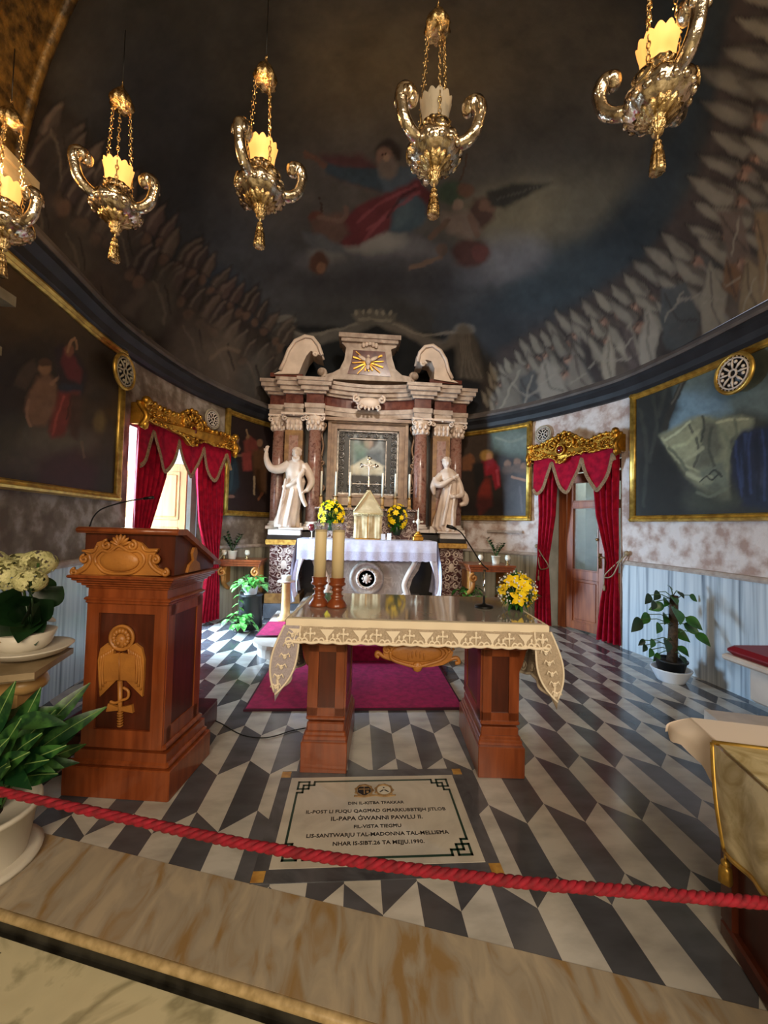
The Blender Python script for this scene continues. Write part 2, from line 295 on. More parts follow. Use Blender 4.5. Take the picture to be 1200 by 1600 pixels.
PAINT_VAULT=r'''
# sky tones
P.blob(640,210,330,230,'#443c2f',1,0,1.2); P.blob(600,180,190,130,'#5f4f33',.8,0,1.3); P.blob(560,330,330,150,'#39383a',.8,0,1.2)
P.blob(320,120,170,160,'#25231f',.9,0,1); P.blob(900,260,170,170,'#37342f',.8,0,1.2); P.blob(880,330,160,60,'#5a5546',.7,-.1,1.2)
P.blob(560,440,380,70,'#2f3136',.8,.05,1.2); P.blob(300,400,120,90,'#2c3037',.8,0,1); P.blob(230,250,110,200,'#1b1c20',.9,0,1)
P.poly([(1010,-40),(1130,-40),(1120,160),(1080,290),(1000,400),(900,470),(780,520),(720,500),(800,470),(900,420),(980,320),(1030,200)],'#1b242b',.9,30)
P.blob(880,430,120,45,'#222b31',.9,-.5,1); P.blob(1000,350,90,45,'#222a30',.8,-.9,1)
P.poly([(210,330),(290,420),(400,480),(440,520),(330,500),(230,430)],'#191f28',.9,22)
P.blob(330,440,70,30,'#1e2833',.8,.5,1)
P.blob(700,520,260,40,'#26282c',.8,.05,1)
# clouds
for (x,y,a,b) in ((560,395,60,22),(600,385,55,25),(520,410,50,20),(640,400,60,22),(740,420,60,25),(800,395,50,35)): P.blob(x,y,a,b,'#64646a',.6,0,1)
P.blob(585,380,45,16,'#92908b',.85,-.1,.9); P.blob(515,400,30,12,'#6b6a66',.7,.2,.9)
P.blob(600,430,150,35,'#26262a',.8,0,1); P.blob(800,330,80,40,'#6a6149',.55,-.2,1.2)
# God-like bearded elder, arm outstretched
P.poly([(500,243),(560,240),(600,262),(600,300),(560,290),(520,275)],'#3d2023',.9,6); 
P.poly([(505,255),(560,262),(600,262),(640,262),(655,285),(600,300),(545,285),(510,272)],'#232f38',1,3)
P.line([(480,243),(492,248),(508,260)],9,'#4b3229',1); P.line([(478,238),(490,246)],4,'#553a2d',1); 
P.poly([(590,262),(640,262),(668,280),(650,300),(600,302)],'#36424c',1,4)
P.poly([(655,278),(610,300),(560,320),(530,345),(535,370),(520,388),(560,385),(600,365),(640,320),(668,300)],'#47191f',1,4)
P.poly([(640,290),(680,300),(672,330),(640,345),(600,365),(615,325)],'#3f171c',1,4)
P.poly([(622,312),(650,305),(668,320),(660,350),(640,365),(608,362),(612,335)],'#2c3c46',1,4); P.blob(630,335,12,20,'#3d4f58',.7,.5,.8)
for q in ([(650,290),(600,315),(560,345)],[(655,300),(610,330),(575,360)],[(600,340),(570,375)]): P.line(q,5,'#6a2e36',.7,1)
P.line([(648,296),(625,310),(605,340)],4,'#2a0f14',.7,1)
P.blob(607,238,21,20,'#241c18',1); P.blob(600,243,12,14,'#6f5344',1,0,.6); P.blob(606,262,15,17,'#5d5149',1,0,.7); P.blob(604,246,4,6,'#94745e',1,0,.9); P.line([(596,241),(603,240)],2.5,'#2c1c16',1)
P.line([(730,240),(715,300)],3,'#3a2a1c',1); P.blob(705,300,22,18,'#2d3a2c',1,0,.5)
# angels
P.blob(728,298,14,11,'#4a3326',1); P.poly([(740,310),(770,305),(772,340),(745,365),(725,340)],'#392720',1,5); P.blob(762,322,14,10,'#5a4133',.8,.3)
P.poly([(760,300),(800,287),(862,285),(840,300),(790,325),(765,322)],'#26241f',1,4); P.line([(775,310),(840,292)],3,'#3a3832',.8)
P.blob(715,320,9,9,'#7a6455',1); P.poly([(690,335),(730,330),(750,360),(735,372),(700,362)],'#6b5b50',1,6); P.line([(700,345),(680,365),(672,372)],8,'#4d3c33',1); P.line([(735,340),(745,365)],10,'#5b4337',.8)
P.blob(735,395,30,22,'#3c2320',1); P.line([(640,418),(660,412),(690,400)],7,'#5c4a3e',1); P.blob(690,390,9,9,'#4e3f38',1); P.blob(750,395,12,14,'#4a2724',1)
P.blob(494,340,12,11,'#4a2a22',1); P.poly([(485,345),(535,330),(545,365),(520,388),(490,370)],'#483530',1,5); P.line([(500,340),(535,345),(540,325)],8,'#58433a',.9); P.line([(499,308),(503,332)],3,'#2b1e18',1)
P.poly([(470,360),(500,365),(535,385),(545,400),(500,390),(475,378)],'#42454a',1,4); P.blob(498,410,15,18,'#3b251c',1); P.blob(502,418,7,8,'#5f4230',1)
# drapery and crown painted round the altarpiece
P.poly([(430,505),(470,508),(545,512),(585,490),(600,490),(640,515),(700,525),(735,520),(745,640),(420,630)],'#0e1013',1,4)
P.poly([(432,505),(462,508),(440,545),(438,568),(392,570),(410,545)],'#3b3835',1,4); P.poly([(700,520),(735,512),(752,560),(756,600),(715,592),(712,550)],'#413b36',1,4)
for k in range(5): P.line([(442+k*4,508),(428-k*6+16,540),(400+k*9,568)],3,'#5d5954',.7,1); P.line([(712+k*5,520),(722+k*4,555),(720+k*8,590)],3,'#5b534b',.7,1)
P.line([(445,512),(480,530),(520,525),(580,503)],15,'#423f3c',1,1); P.line([(450,512),(490,524),(575,500)],4,'#625d57',.8,1); P.line([(600,503),(650,525),(690,540),(722,520)],15,'#4b4540',1,1); P.line([(610,505),(660,523),(715,520)],4,'#6a635b',.8,1)
P.blob(445,498,16,7,'#55524e',1); P.blob(725,514,17,9,'#55514d',1)
P.poly([(395,568),(438,565),(436,620),(410,640),(400,600)],'#16181c',1,4); P.poly([(715,592),(756,598),(760,640),(720,650)],'#15161a',1,4)
P.poly([(550,490),(560,482),(570,489),(580,481),(588,488),(598,482),(608,490),(622,492),(612,508),(560,506)],'#45423e',1,2); P.line([(562,498),(610,500)],4,'#6b655c',.8)
for k in range(6): P.blob(556+k*11,488,3,4,'#7b756b',.8)
# left choir of dark figures
P.poly([(20,100),(70,130),(140,220),(200,320),(260,400),(340,470),(430,530),(432,660),(300,620),(150,530),(50,400),(-40,330),(-40,120)],'#17120f',.95,12)
rl=random.Random(4)
for row in (0,1):
  for i in range(26):
    u=i/25; x=75+370*u**.9+rl.uniform(-6,6)-row*22; y=215+320*u**.85+rl.uniform(-6,10)+row*46; h=(72-36*u)*rl.uniform(.85,1.15); ti=.55+rl.uniform(-.12,.12); c_,s_=math.cos(ti),math.sin(ti)
    def T(a,b): return (x+(a*c_-b*s_)*h,y+(a*s_+b*c_)*h)
    cc=rl.choice(['#37302c','#2c2522','#41362f','#2a2222','#392c2a'])
    P.poly([T(-.26,.1),T(-.24,-.4),T(0,-.95),T(.22,-.4),T(.24,.1)],'#0f0c0b',.8,3)
    P.poly([T(-.2,.05),T(-.19,-.4),T(0,-.85),T(.15,-.4),T(.18,.05)],cc,.95,2.5); P.line([T(-.08,-.02),T(-.09,-.4),T(0,-.75)],h*.09,'#4f453e',.6,1)
    P.blob(*T(-.02,.25),h*.15,h*.18,'#46342a',.9,ti,.7); P.poly([T(-.4,.5),T(.3,.4),T(.4,1.5),T(-.4,1.6)],rl.choice(['#2b2520','#211a18','#372f2a','#27211f']),.8,5)
for (x,y,w,h,c) in ((115,400,30,60,'#2f2a26'),(60,330,25,60,'#2b2624'),(250,470,26,50,'#312c26'),(300,540,34,50,'#3a322c'),(345,560,34,45,'#423931'),(190,380,30,50,'#2a2522'),(150,470,26,44,'#302723'),(90,240,25,60,'#231e1c'),(395,590,20,40,'#3b3733')):
    P.blob(x,y,w,h,c,.9,.25,1); P.line([(x-w*.4,y-h*.6),(x+w*.1,y),(x+w*.3,y+h*.7)],4,'#4c433b',.55,1); P.line([(x+w*.3,y-h*.5),(x+w*.6,y+h*.4)],3,'#1a1513',.8,1)
P.blob(228,535,10,9,'#70583f',.8); P.line([(222,520),(230,540),(240,545)],5,'#7d654a',.7,1); P.line([(330,560),(350,545),(372,548)],6,'#5b4c3e',.7,1)
# right choir of mitred bishops
P.poly([(1240,-40),(1150,-20),(1125,90),(1110,200),(1090,280),(1010,400),(900,480),(780,545),(755,600),(760,670),(900,650),(1060,600),(1240,500)],'#332a27',.95,8)
rr=random.Random(9)
TP=crv([(752,612),(775,565),(812,535),(850,505),(905,470),(960,435),(1010,395),(1045,365),(1072,320),(1090,255),(1098,190),(1115,110),(1135,30),(1150,-40)],8)
TS=np.concatenate([[0],np.cumsum(np.linalg.norm(np.diff(TP,axis=0),axis=1))])
def bishop(x,y,h,tilt,col):
    c,s_=math.cos(tilt),math.sin(tilt)
    def T(a,b): return (x+(a*c-b*s_)*h,y+(a*s_+b*c)*h)
    P.poly([T(-.34,1.0),T(-.36,.55),T(-.1,0),T(.25,.05),T(.42,.6),T(.45,1.4),T(-.2,1.5)],rr.choice(['#3a322c','#2f2926','#453b33','#3c3a38']),.9,3)
    P.blob(*T(.02,.22),h*.17,h*.22,'#745342',1,tilt,.5); P.blob(*T(-.04,.2),h*.08,h*.13,'#9a7660',.8,tilt,.9); P.line([T(-.13,.16),T(.06,.13)],h*.045,'#2d1e19',.8,1); P.blob(*T(.0,.42),h*.14,h*.17,rr.choice(['#5f584f','#43362e','#6b655c']),.9,tilt,.8)
    P.poly([T(-.27,.04),T(-.27,-.3),T(-.17,-.62),T(0,-1.0),T(.15,-.62),T(.26,-.3),T(.25,.06),T(0,.14)],'#171312',.95,h*.06)
    P.poly([T(-.22,0),T(-.23,-.3),T(-.14,-.6),T(0,-.92),T(.12,-.6),T(.2,-.3),T(.2,.0),T(0,.08)],col,1,h*.035)
    P.blob(*T(-.06,-.4),h*.11,h*.33,'#857c6d',.55,tilt,1.2); P.blob(*T(.13,-.3),h*.07,h*.34,'#36302b',.75,tilt,1.1)
    P.line([T(-.21,-.03),T(0,.06),T(.19,-.03)],h*.06,'#463e36',.9,1)
for row in (0,1,2):
    s0=row*9.0
    while s0<TS[-1]:
        x=np.interp(s0,TS,TP[:,0]); y=np.interp(s0,TS,TP[:,1]); t=min(1,max(0,(x-770)/350)); t2=min(1,max(0,(400-y)/400)); h=30+42*t+30*t2
        tilt=-.55-.5*t-.35*t2+rr.uniform(-.14,.14); h2=h*rr.uniform(.82,1.15); o=row*h*.62+rr.uniform(-.12,.12)*h
        col=rr.choice(['#5d564c','#665e52','#524b43','#6f6759','#4a443d'])
        bx=x+(-math.sin(tilt)*-1)*0; dx,dy=math.sin(-tilt),math.cos(tilt)
        bishop(x+dx*(h*.9+o),y+dy*(h*.9+o),h2,tilt,col); s0+=h*(.46 if row==0 else .72)*rr.uniform(.85,1.2)
for (pts,c) in (([(790,590),(812,565),(835,600),(840,645),(770,650)],'#59534a'),([(850,560),(870,575),(885,610),(870,640),(840,640),(838,600)],'#8b8173'),([(895,545),(915,580),(935,615),(905,628),(885,600)],'#6b6257'),([(950,520),(962,560),(960,605),(942,612),(940,560)],'#978c79'),([(985,505),(1000,545),(992,575),(962,545)],'#8a806f'),([(1012,480),(1030,520),(1020,575),(998,582),(1000,525)],'#93897a'),([(1035,450),(1072,440),(1095,500),(1075,550),(1040,545),(1030,500)],'#383a3a'),([(1110,410),(1135,460),(1128,520),(1098,530),(1095,470)],'#7f7666'),([(1135,400),(1160,430),(1150,470),(1130,450)],'#5c4028'),([(1165,400),(1185,420),(1190,500),(1150,515)],'#6d5d45'),([(1180,330),(1210,330),(1210,480),(1190,480)],'#6e583c'),([(905,520),(930,560),(948,600),(955,612),(940,618),(915,570)],'#2d2726'),([(965,505),(990,520),(1005,580),(985,590),(975,540)],'#3a302e'),([(1120,330),(1160,330),(1170,400),(1140,410)],'#4d3f37'),([(810,590),(835,580),(845,625),(815,640)],'#3b3b3b')):
    P.poly(pts,c,.95,3); a=np.array(pts); m=a.mean(0); P.line([tuple(a[0]*.8+m*.2),tuple(m),tuple(a[2]*.8+m*.2)],4,'#2a2321',.6,1); P.line([tuple(a[1]*.7+m*.3),tuple(a[-1]*.7+m*.3)],3,'#a49a87',.35,1)
for q in ([(800,600),(825,620),(850,600)],[(845,630),(870,610),(895,640)],[(925,540),(945,560),(985,560)],[(1060,470),(1100,460),(1130,470)]): P.line(q,4,'#8f8578',.5,1)
P.poly([(760,660),(900,640),(1060,590),(1240,480),(1240,540),(900,690)],'#4b4340',.9,4)
P.poly([(1080,-60),(1115,-60),(1125,60),(1105,160),(1120,100)],'#1b2227',.8,20)
P.mottle(70,.4,2); P.mottle(22,.3,5); P.mottle(7,.16,8)
# the painter's dark margin where the vault meets the arch
'''
LAMPW=6; EXPO=.36
LIGHTS=r'''
area('daylight_left_window',(-3.35,4.55,1.4),(2.5,2.9,.3),1.05,1.9,600,(.52,.76,1))
area('nave_chandelier',(-.8,-3.0,2.9),(.2,3,.9),1.8,1.8,120,(1,.80,.56))
area('nave_chandelier',(2.0,-3.5,3.6),(.6,5,2.5),2.2,2.2,110,(1,.84,.64))
l=area('altar_spotlight',(.5,2.1,4.9),(.15,6.2,2.3),.4,.4,22,(1,.88,.74)); l.data.spread=1.3
l=bpy.data.lights.new('sacristy_lamp','POINT'); l.energy=25; l.color=(.95,1,.95); l.shadow_soft_size=.2; o=bpy.data.objects.new('sacristy_lamp',l); o.location=(sacr.x,sacr.y,2.5); COL.objects.link(o)
'''
# ---------------- materials ----------------
M={}
M['tile']=mat('floor_marble','#ffffff','#c9c7c6',attr='Col',scale=5,stretch=(1,2.2,1),lo=.4,hi=.8,rough=.17,spec=.6)
M['slab']=mat('threshold_marble','#b0a28b','#93774f',scale=5,c3='#9f9482',dist=.8,lo=.36,hi=.66,rough=.22,stretch=(2.6,.9,1),detail=12)
M['nave']=mat('nave_marble','#cfc6a4','#9d9678',kind='marble',scale=1.6,dist=1.5,c3='#b5ac8c',rough=.15)
M['nose']=mat('nosing','#c2a97c','#9b8458',scale=30,rough=.4)
M['black']=mat('black_stone','#15130f','#34322c',scale=12,rough=.3)
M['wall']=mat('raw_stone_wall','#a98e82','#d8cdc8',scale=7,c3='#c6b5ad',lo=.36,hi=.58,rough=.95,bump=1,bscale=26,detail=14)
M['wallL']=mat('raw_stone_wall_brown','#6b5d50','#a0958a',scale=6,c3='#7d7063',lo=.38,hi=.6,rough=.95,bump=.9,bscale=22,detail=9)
M['dado']=mat('veined_dado','#cdd6dc','#5f6c7a',scale=3.2,stretch=(6.5,6.5,.16),c3='#b2bec8',lo=.40,hi=.70,rough=.3,dist=.4)
M['dadob']=mat('veined_dado_back','#a79f8c','#5a5346',scale=3.2,stretch=(6.5,6.5,.16),c3='#938b78',lo=.40,hi=.70,rough=.35,dist=.4)
M['dcap']=mat('dado_cap','#9a8a80','#b7aaa0',scale=14,rough=.8,bump=.5,bscale=30)
M['band']=mat('dark_cornice','#121215','#232429',scale=5,rough=.55)
M['lip']=mat('cornice_lip','#4c4340','#5d544e',scale=6,rough=.7)
M['vault']=mat('painted_vault','#ffffff',attr='Col',rough=.75,spec=.25,bump=.15,bscale=35)
M['canvas']=mat('oil_canvas','#ffffff',attr='Col',rough=.5,spec=.35,bump=.08,bscale=120)
M['gold']=mat('gold_leaf','#d9a441','#8a5a18',scale=9,rough=.32,metal=.85,lo=.35,hi=.7,bump=.3,bscale=80)
M['goldframe']=mat('gilt_frame','#dcb65a','#a8833a',scale=14,rough=.38,metal=.75)
M['goldarch']=mat('gilt_arch','#7a5a26','#38280f',scale=16,rough=.5,metal=.4,bump=.8,bscale=26)
M['stone']=mat('pale_stone','#a39882','#857b66',scale=6,rough=.7)
M['pil']=mat('weathered_stone','#8c8068','#6d624c',scale=6,rough=.8)
M['wood']=mat('red_brown_wood','#944c26','#6c3115',scale=3,stretch=(9,9,1),rough=.28,lo=.3,hi=.75,coat=.35)
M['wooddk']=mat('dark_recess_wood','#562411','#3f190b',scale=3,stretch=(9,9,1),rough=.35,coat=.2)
M['carved']=mat('honey_carved_wood','#b87a35','#96602a',scale=6,rough=.42,bump=.15,bscale=60)
M['pine']=mat('orange_pine','#a35a30','#7a3a1c',scale=3,stretch=(8,8,.7),rough=.4,coat=.15)
M['pinel']=mat('light_pine','#9c6f42','#85592f',scale=3,stretch=(8,8,.7),rough=.5)
M['velvet']=mat('crimson_velvet','#a60a2a','#7f0420',scale=14,rough=.9,spec=.2)
M['fringe']=mat('tan_fringe','#9a7a58','#6f5238',scale=60,rough=.8,bump=.5,bscale=300)
M['rug']=mat('magenta_carpet','#b30e55','#8d0a45',scale=22,rough=.95,bump=.5,bscale=240)
M['rugdk']=mat('carpet_edge','#3c0a22',rough=.9)
M['rug2']=mat('dark_red_carpet','#5e1027','#420a1b',scale=12,rough=.95,bump=.4,bscale=200)
M['white']=mat('white_marble','#d8ccc0','#b3a498',scale=4,rough=.4,lo=.3,hi=.8)
M['statue']=mat('statue_marble','#d9c4b2','#b59e8c',scale=5,rough=.45,lo=.3,hi=.8)
M['entab']=mat('entablature_marble','#b49f8d','#8b7565',scale=7,rough=.45,dist=.6)
M['redm']=mat('red_breccia','#7c4a3c','#5a3228',scale=16,c3='#8e6a5c',rough=.25,lo=.3,hi=.7)
M['dkred']=mat('dark_red_marble','#4d211a','#6a3a2d',scale=10,rough=.25)
M['yelm']=mat('yellow_brown_marble','#91683a','#6a4522',scale=8,rough=.3,dist=.8)
M['frmst']=mat('picture_stone_frame','#8a6a4e','#6b4c36',scale=9,rough=.35)
M['dkm']=mat('near_black_marble','#1a1614','#2c2521',scale=6,rough=.3)
M['purp']=mat('purple_veined_marble','#4a2a28','#b9a49a',kind='marble',scale=7,dist=2.2,rough=.25)
M['greym']=mat('grey_altar_marble','#8f8680','#a79e97',kind='marble',scale=4,dist=2.2,c3='#7b716a',rough=.3)
M['lin']=mat('white_linen','#d3d5ea','#c4c6de',scale=20,rough=.85,sss=0)
M['lincream']=mat('cream_linen','#f2e4ca',rough=.85)
M['lacebg']=mat('lace_net','#bfae98','#ab9b86',scale=120,rough=.9)
M['lace2']=mat('white_lace','#c9c8dc','#a9a6bd',scale=150,rough=.9,bump=.5,bscale=200)
M['laceL']=mat('lilac_lace_net','#b9b0b6','#a59da5',scale=120,rough=.9)
M['lace']=mat('cream_lace','#f3e6cf',rough=.9)
M['plastic']=mat('clear_table_cover','#8d857c','#9d968c',scale=3,rough=.07,spec=.8,coat=.6)
M['wax']=mat('cream_wax','#e2cfa2',rough=.5,sss=.15)
M['waxw']=mat('white_wax','#d9d3c3',rough=.5,sss=.1)
M['silver']=mat('lamp_silver','#f0e2cc','#a48e72',scale=20,lo=.42,hi=.66,bump=.45,bscale=45,rough=.18,metal=1)
M['brass']=mat('lamp_brass','#ecd09a','#8f7040',scale=40,lo=.4,hi=.65,bump=.6,bscale=90,rough=.25,metal=1)
M['iron']=mat('black_iron','#101010',rough=.4,metal=.3)
M['chrome']=mat('chrome','#cccccc',rough=.12,metal=1)
M['glasslit']=mat('lit_frosted_glass','#f0c078',rough=.4,emit='#ffb65c',es=.9,alpha=1)
M['glassoff']=mat('unlit_frosted_glass','#c9bda8',rough=.45,trans=.35,alpha=.85)
M['bulb']=mat('lamp_flame','#fff0c0',emit='#ffd890',es=22)
M['rope']=mat('red_rope','#9c0d27','#6d0718',scale=40,rough=.8)
M['leafd']=mat('dark_leaf','#1b3a1c','#0f2612',scale=12,rough=.35)
M['leaf']=mat('green_leaf','#2f6a24','#1b4417',scale=12,rough=.35)
M['leafb']=mat('bright_variegated_leaf','#3f9638','#86c46a',scale=30,rough=.35,lo=.45,hi=.6)
M['leafs']=mat('striped_leaf','#173d1f','#3c6a30',scale=22,rough=.35,lo=.45,hi=.62)
M['rib']=mat('pale_leaf_rib','#7d9c58',rough=.45)
M['stem']=mat('green_stem','#3d5a2a',rough=.6)
M['bark']=mat('moss_pole','#4b3a28','#2d2318',scale=30,rough=.9,bump=.6)
M['soil']=mat('soil','#20150e','#33241a',scale=60,rough=1,bump=.8)
M['potw']=mat('white_plastic_pot','#cfc9bb',rough=.4)
M['potblue']=mat('cool_white_pot','#cdd3dc',rough=.4)
M['potdk']=mat('black_nursery_pot','#0f0f10',rough=.5)
M['yel']=mat('yellow_petal','#ffe308','#f5c800',scale=20,rough=.6)
M['hyd']=mat('cream_hydrangea_petal','#d3cf9a','#a9a870',scale=30,rough=.7)
M['gyp']=mat('white_gypsophila','#e8e8e8',rough=.7)
M['cloth2']=mat('pinkish_white_cloth','#ece0d6',rough=.85)
M['veil']=mat('gold_damask','#a8935f','#e0d2a6',scale=9,dist=1.5,rough=.55,metal=.15)
M['cream']=mat('ivory_damask','#c9b48c','#a18a60',scale=6,dist=1.2,rough=.6)
M['tan']=mat('beige_onyx','#c4a06a','#a88552',scale=9,rough=.35)
M['icongl']=mat('icon_glass','#ffffff',attr='Col',rough=.4,spec=.4)
M['filig']=mat('silver_filigree','#5a5450','#8d8782',scale=25,rough=.3,metal=.8)
M['crest']=mat('crest_paint','#a98a5c','#7a5c38',scale=30,rough=.6)
M['green']=mat('green_inlay','#1f3b30',rough=.3)
M['ink']=mat('black_letters','#1a1512',rough=.5)
M['panelw']=mat('plaque_marble','#cdc7ba','#b5aea2',scale=3,dist=1.5,rough=.2)
M['siena']=mat('siena_marble','#c69a4a','#9a6a2a',scale=20,rough=.3)
M['greyst']=mat('dark_grey_marble','#3e3f44','#5b5c62',scale=5,dist=1.2,rough=.2)
M['red']=mat('red_glass','#5c0410',rough=.15,spec=.8)
M['redc']=mat('red_leather','#7d0c1c',rough=.5)
M['paper']=mat('paper','#d8dbe8',rough=.8)
M['clear']=mat('clear_candle_glass','#f4f4f4',rough=.03,trans=1,alpha=.3)
M['glass']=mat('door_glass','#dfe8e4',rough=.05,trans=.9,alpha=.35)
M['plaster']=mat('white_plaster','#b6bdb8','#99a09b',scale=4,rough=.9)
M['shelfst']=mat('console_stone','#9d8a6c','#7d6b4e',scale=8,rough=.5)
M['light']=mat('window_daylight','#ffffff',emit='#dfeaff',es=5)
# ---------------- plan of the apse wall ----------------
W=crv([(-2.15,1.2),(-2.2,2.0),(-2.28,2.9),(-2.36,3.9),(-2.24,4.95),(-1.98,5.75),(-1.48,6.6),(-.7,7.15),(.3,7.35),(1.2,7.1),(1.8,6.7),(2.28,6.25),(2.7,5.72),(3.03,5.12),(3.28,4.5),(3.38,3.7),(3.40,3.0),(3.42,2.2),(3.42,1.4),(3.42,.3)],12)
WS=np.concatenate([[0],np.cumsum(np.linalg.norm(np.diff(W,axis=0),axis=1))]); SL=WS[-1]
def wp(s,off=0,z=0):
    """point at arc length s of the wall, off metres into the room, height z"""
    s=min(max(s,0),SL-1e-4); x=np.interp(s,WS,W[:,0]); y=np.interp(s,WS,W[:,1]); e=.03
    a,b=max(s-e,0),min(s+e,SL); tx=np.interp(b,WS,W[:,0])-np.interp(a,WS,W[:,0]); ty=np.interp(b,WS,W[:,1])-np.interp(a,WS,W[:,1]); l=math.hypot(tx,ty)
    return Vector((x+ty/l*off,y-tx/l*off,z))
def sweep(mb,prof,s0,s1,mi=0,st=.12,smooth=False):
    n=max(1,int((s1-s0)/st)); R=[[tuple(wp(s0+(s1-s0)*i/n,o,z)) for o,z in prof] for i in range(n+1)]
    return mb.loft(R,mi,smooth)
def bar(mb,s0,s1,z0,z1,o0,o1,mi=0,st=.12): return sweep(mb,[(o0,z0),(o1,z0),(o1,z1),(o0,z1)],s0,s1,mi,st)
def onwall(mb,s0,z0,o0=0):
    """bend a flat mesh (x along, y = towards the wall, z up) onto the wall"""
    mb.v=[tuple(wp(s0+x,o0-y,z0+z)) for x,y,z in mb.v]; return mb
def S_(name,mb,m,lab=None,parent=None): 
    if parent is None: return solo(name,mb,m,lab,kind='structure')
    return part(name,mb,m,parent,True)
LO=(3.02,4.52); RO=(10.76,11.80); ZO=2.36
def wallseg(name,segs,m,lab):
    mb=MB()
    for a,b,z0,z1 in segs: bar(mb,a,b,z0,z1,-.25,0)
    S_(name,mb,m,lab)
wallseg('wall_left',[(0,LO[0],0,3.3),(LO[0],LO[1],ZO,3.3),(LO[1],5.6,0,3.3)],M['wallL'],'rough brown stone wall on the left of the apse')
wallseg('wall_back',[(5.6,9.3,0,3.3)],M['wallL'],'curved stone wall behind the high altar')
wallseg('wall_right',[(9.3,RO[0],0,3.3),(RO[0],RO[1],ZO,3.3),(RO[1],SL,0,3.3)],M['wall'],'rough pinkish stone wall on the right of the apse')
k=1
for a,b,m in ((0,LO[0],'dado'),(LO[1]+.05,9.9,'dadob'),(9.9,RO[0]-.02,'dadob'),(RO[1]+.05,SL,'dado')):
    mb=MB(); bar(mb,a,b,0,1.0,0,.03); S_('baseboard_dado_%d'%k if False else 'baseboard_'+('left','back','inner_right','right')[k-1],mb,M[m],('grey veined marble dado along the left wall','marble dado behind the altar','marble dado between altar and right doorway','blue grey veined marble dado along the right wall')[k-1])
    mb=MB(); sweep(mb,[(0,1.0),(.045,1.0),(.05,1.02),(.035,1.045),(0,1.05)],a,b); S_('trim_%d'%k,mb,M['dcap'],'thin stone cap above the marble dado')
    k+=1
mb=MB(); sweep(mb,[(0,3.03),(.05,3.03),(.08,3.06),(.09,3.12),(.14,3.17),(.14,3.21),(0,3.21)],0,SL); S_('trim_5',mb,M['band'],'dark moulded cornice band below the painted vault')
mb=MB(); sweep(mb,[(0,3.21),(.15,3.212),(.16,3.24),(.13,3.30),(.0,3.32)],0,SL); S_('trim_6',mb,M['lip'],'brown upper lip of the dark cornice')
# ---------------- vault ----------------
VC=(.55,4.0); HD=2.68; ZV=3.28
def rad(phi):
    d=(-math.cos(phi),math.sin(phi)); best=3
    for i in range(len(W)-1):
        a=W[i];e=W[i+1]-W[i]; den=d[0]*(-e[1])+d[1]*e[0]
        if abs(den)<1e-9: continue
        rx,ry=a[0]-VC[0],a[1]-VC[1]
        t=(rx*(-e[1])+ry*e[0])/den; u=(d[0]*ry-d[1]*rx)/den
        if t>0 and -1e-6<=u<=1+1e-6: best=t
    return best-.13
def yarch(x): return 2.6-.29*(x+2.2)
NP,NT=420,190
Rf=[rad(PI*i/NP) for i in range(NP+1)]
def vf(u,v):
    i=int(round(u*NP)); ph=PI*u; t=PI/2*v; r=Rf[i]*math.cos(t)
    return (VC[0]-r*math.cos(ph),VC[1]+r*math.sin(ph),ZV+HD*math.sin(t))
RL,RR=Rf[0],Rf[-1]
def bf(u,v):
    th=PI*u; R=RL if u<.5 else RR; x=VC[0]-R*math.cos(th); z=ZV+HD*math.sin(th); y=yarch(x)+(VC[1]-yarch(x))*v
    return (x,y,z)
mb=MB(); mb.grid(NP,NT,vf); mb.grid(380,260,bf)
px,py=prj(np.array(mb.v)); V3=np.array(mb.v)
P=Paint(px,py,'#24221f',8)
exec(PAINT_VAULT)
lum=P.c.mean(1,keepdims=True); P.c=P.c*.8+lum*.2; mb.col=P.c*VG/(1+5*lum)
o=S_('ceiling',mb,M['vault'],'painted apse vault with figure on clouds and rows of mitred bishops')
# arch (gilded soffit)
def af(u,v):
    th=PI*u; R=(RL if u<.5 else RR)-.03; x=VC[0]-R*math.cos(th); z=ZV+(HD-.03)*math.sin(th)
    return (x,yarch(x)-1.0*v,z)
mb=MB(); mb.grid(90,10,af); 
mb.tube([af(i/60,.03) for i in range(61)],.03,8); mb.tube([af(i/60,.35) for i in range(61)],.02,6)
for i in range(40):
    u=.06+.88*i/39; c=Vector(af(u,.6)); 
    n=(Vector((VC[0],c.y,ZV))-c).normalized(); t=Vector((0,1,0)); w=n.cross(t)
    Mx=Matrix((( *w,0),(*t,0),(*n,0),(0,0,0,1))).transposed(); Mx.translation=c+n*.01
    mb.torus((0,0,0),.085,.018,'z',16,6,M=Mx); mb.ball((0,0,0),(.05,.05,.03),10,M=Mx)
    for a in range(4): mb.ball((.15*math.cos(a*PI/2+.78),.13*math.sin(a*PI/2+.78),0),(.03,.03,.015),6,M=Mx)
S_('trim_7',mb,M['goldarch'],'gilded relief soffit of the chancel arch')
mb=MB(); 
for i in range(1):
    c=Vector(af(.235,.42)); n=(Vector((VC[0],c.y,ZV))-c).normalized(); t=Vector((0,1,0)); w=n.cross(t)
    Mx=Matrix(((*w,0),(*t,0),(*n,0),(0,0,0,1))).transposed(); Mx.translation=c+n*.05
    mb.torus((0,0,0),.2,.03,'z',30,8,0,Mx); mb.lathe([(.0,0),(.18,0)],n=30,mi=1,M=Mx)
    for a in range(28): mb.box((.145*math.cos(a*PI/14),.145*math.sin(a*PI/14),.012),(.022,.022,.02),2,Mx)
solo('arch_roundel',mb,[M['black'],M['dkm'],M['stone']],'dark round medallion on the gilded arch at upper left','roundel')
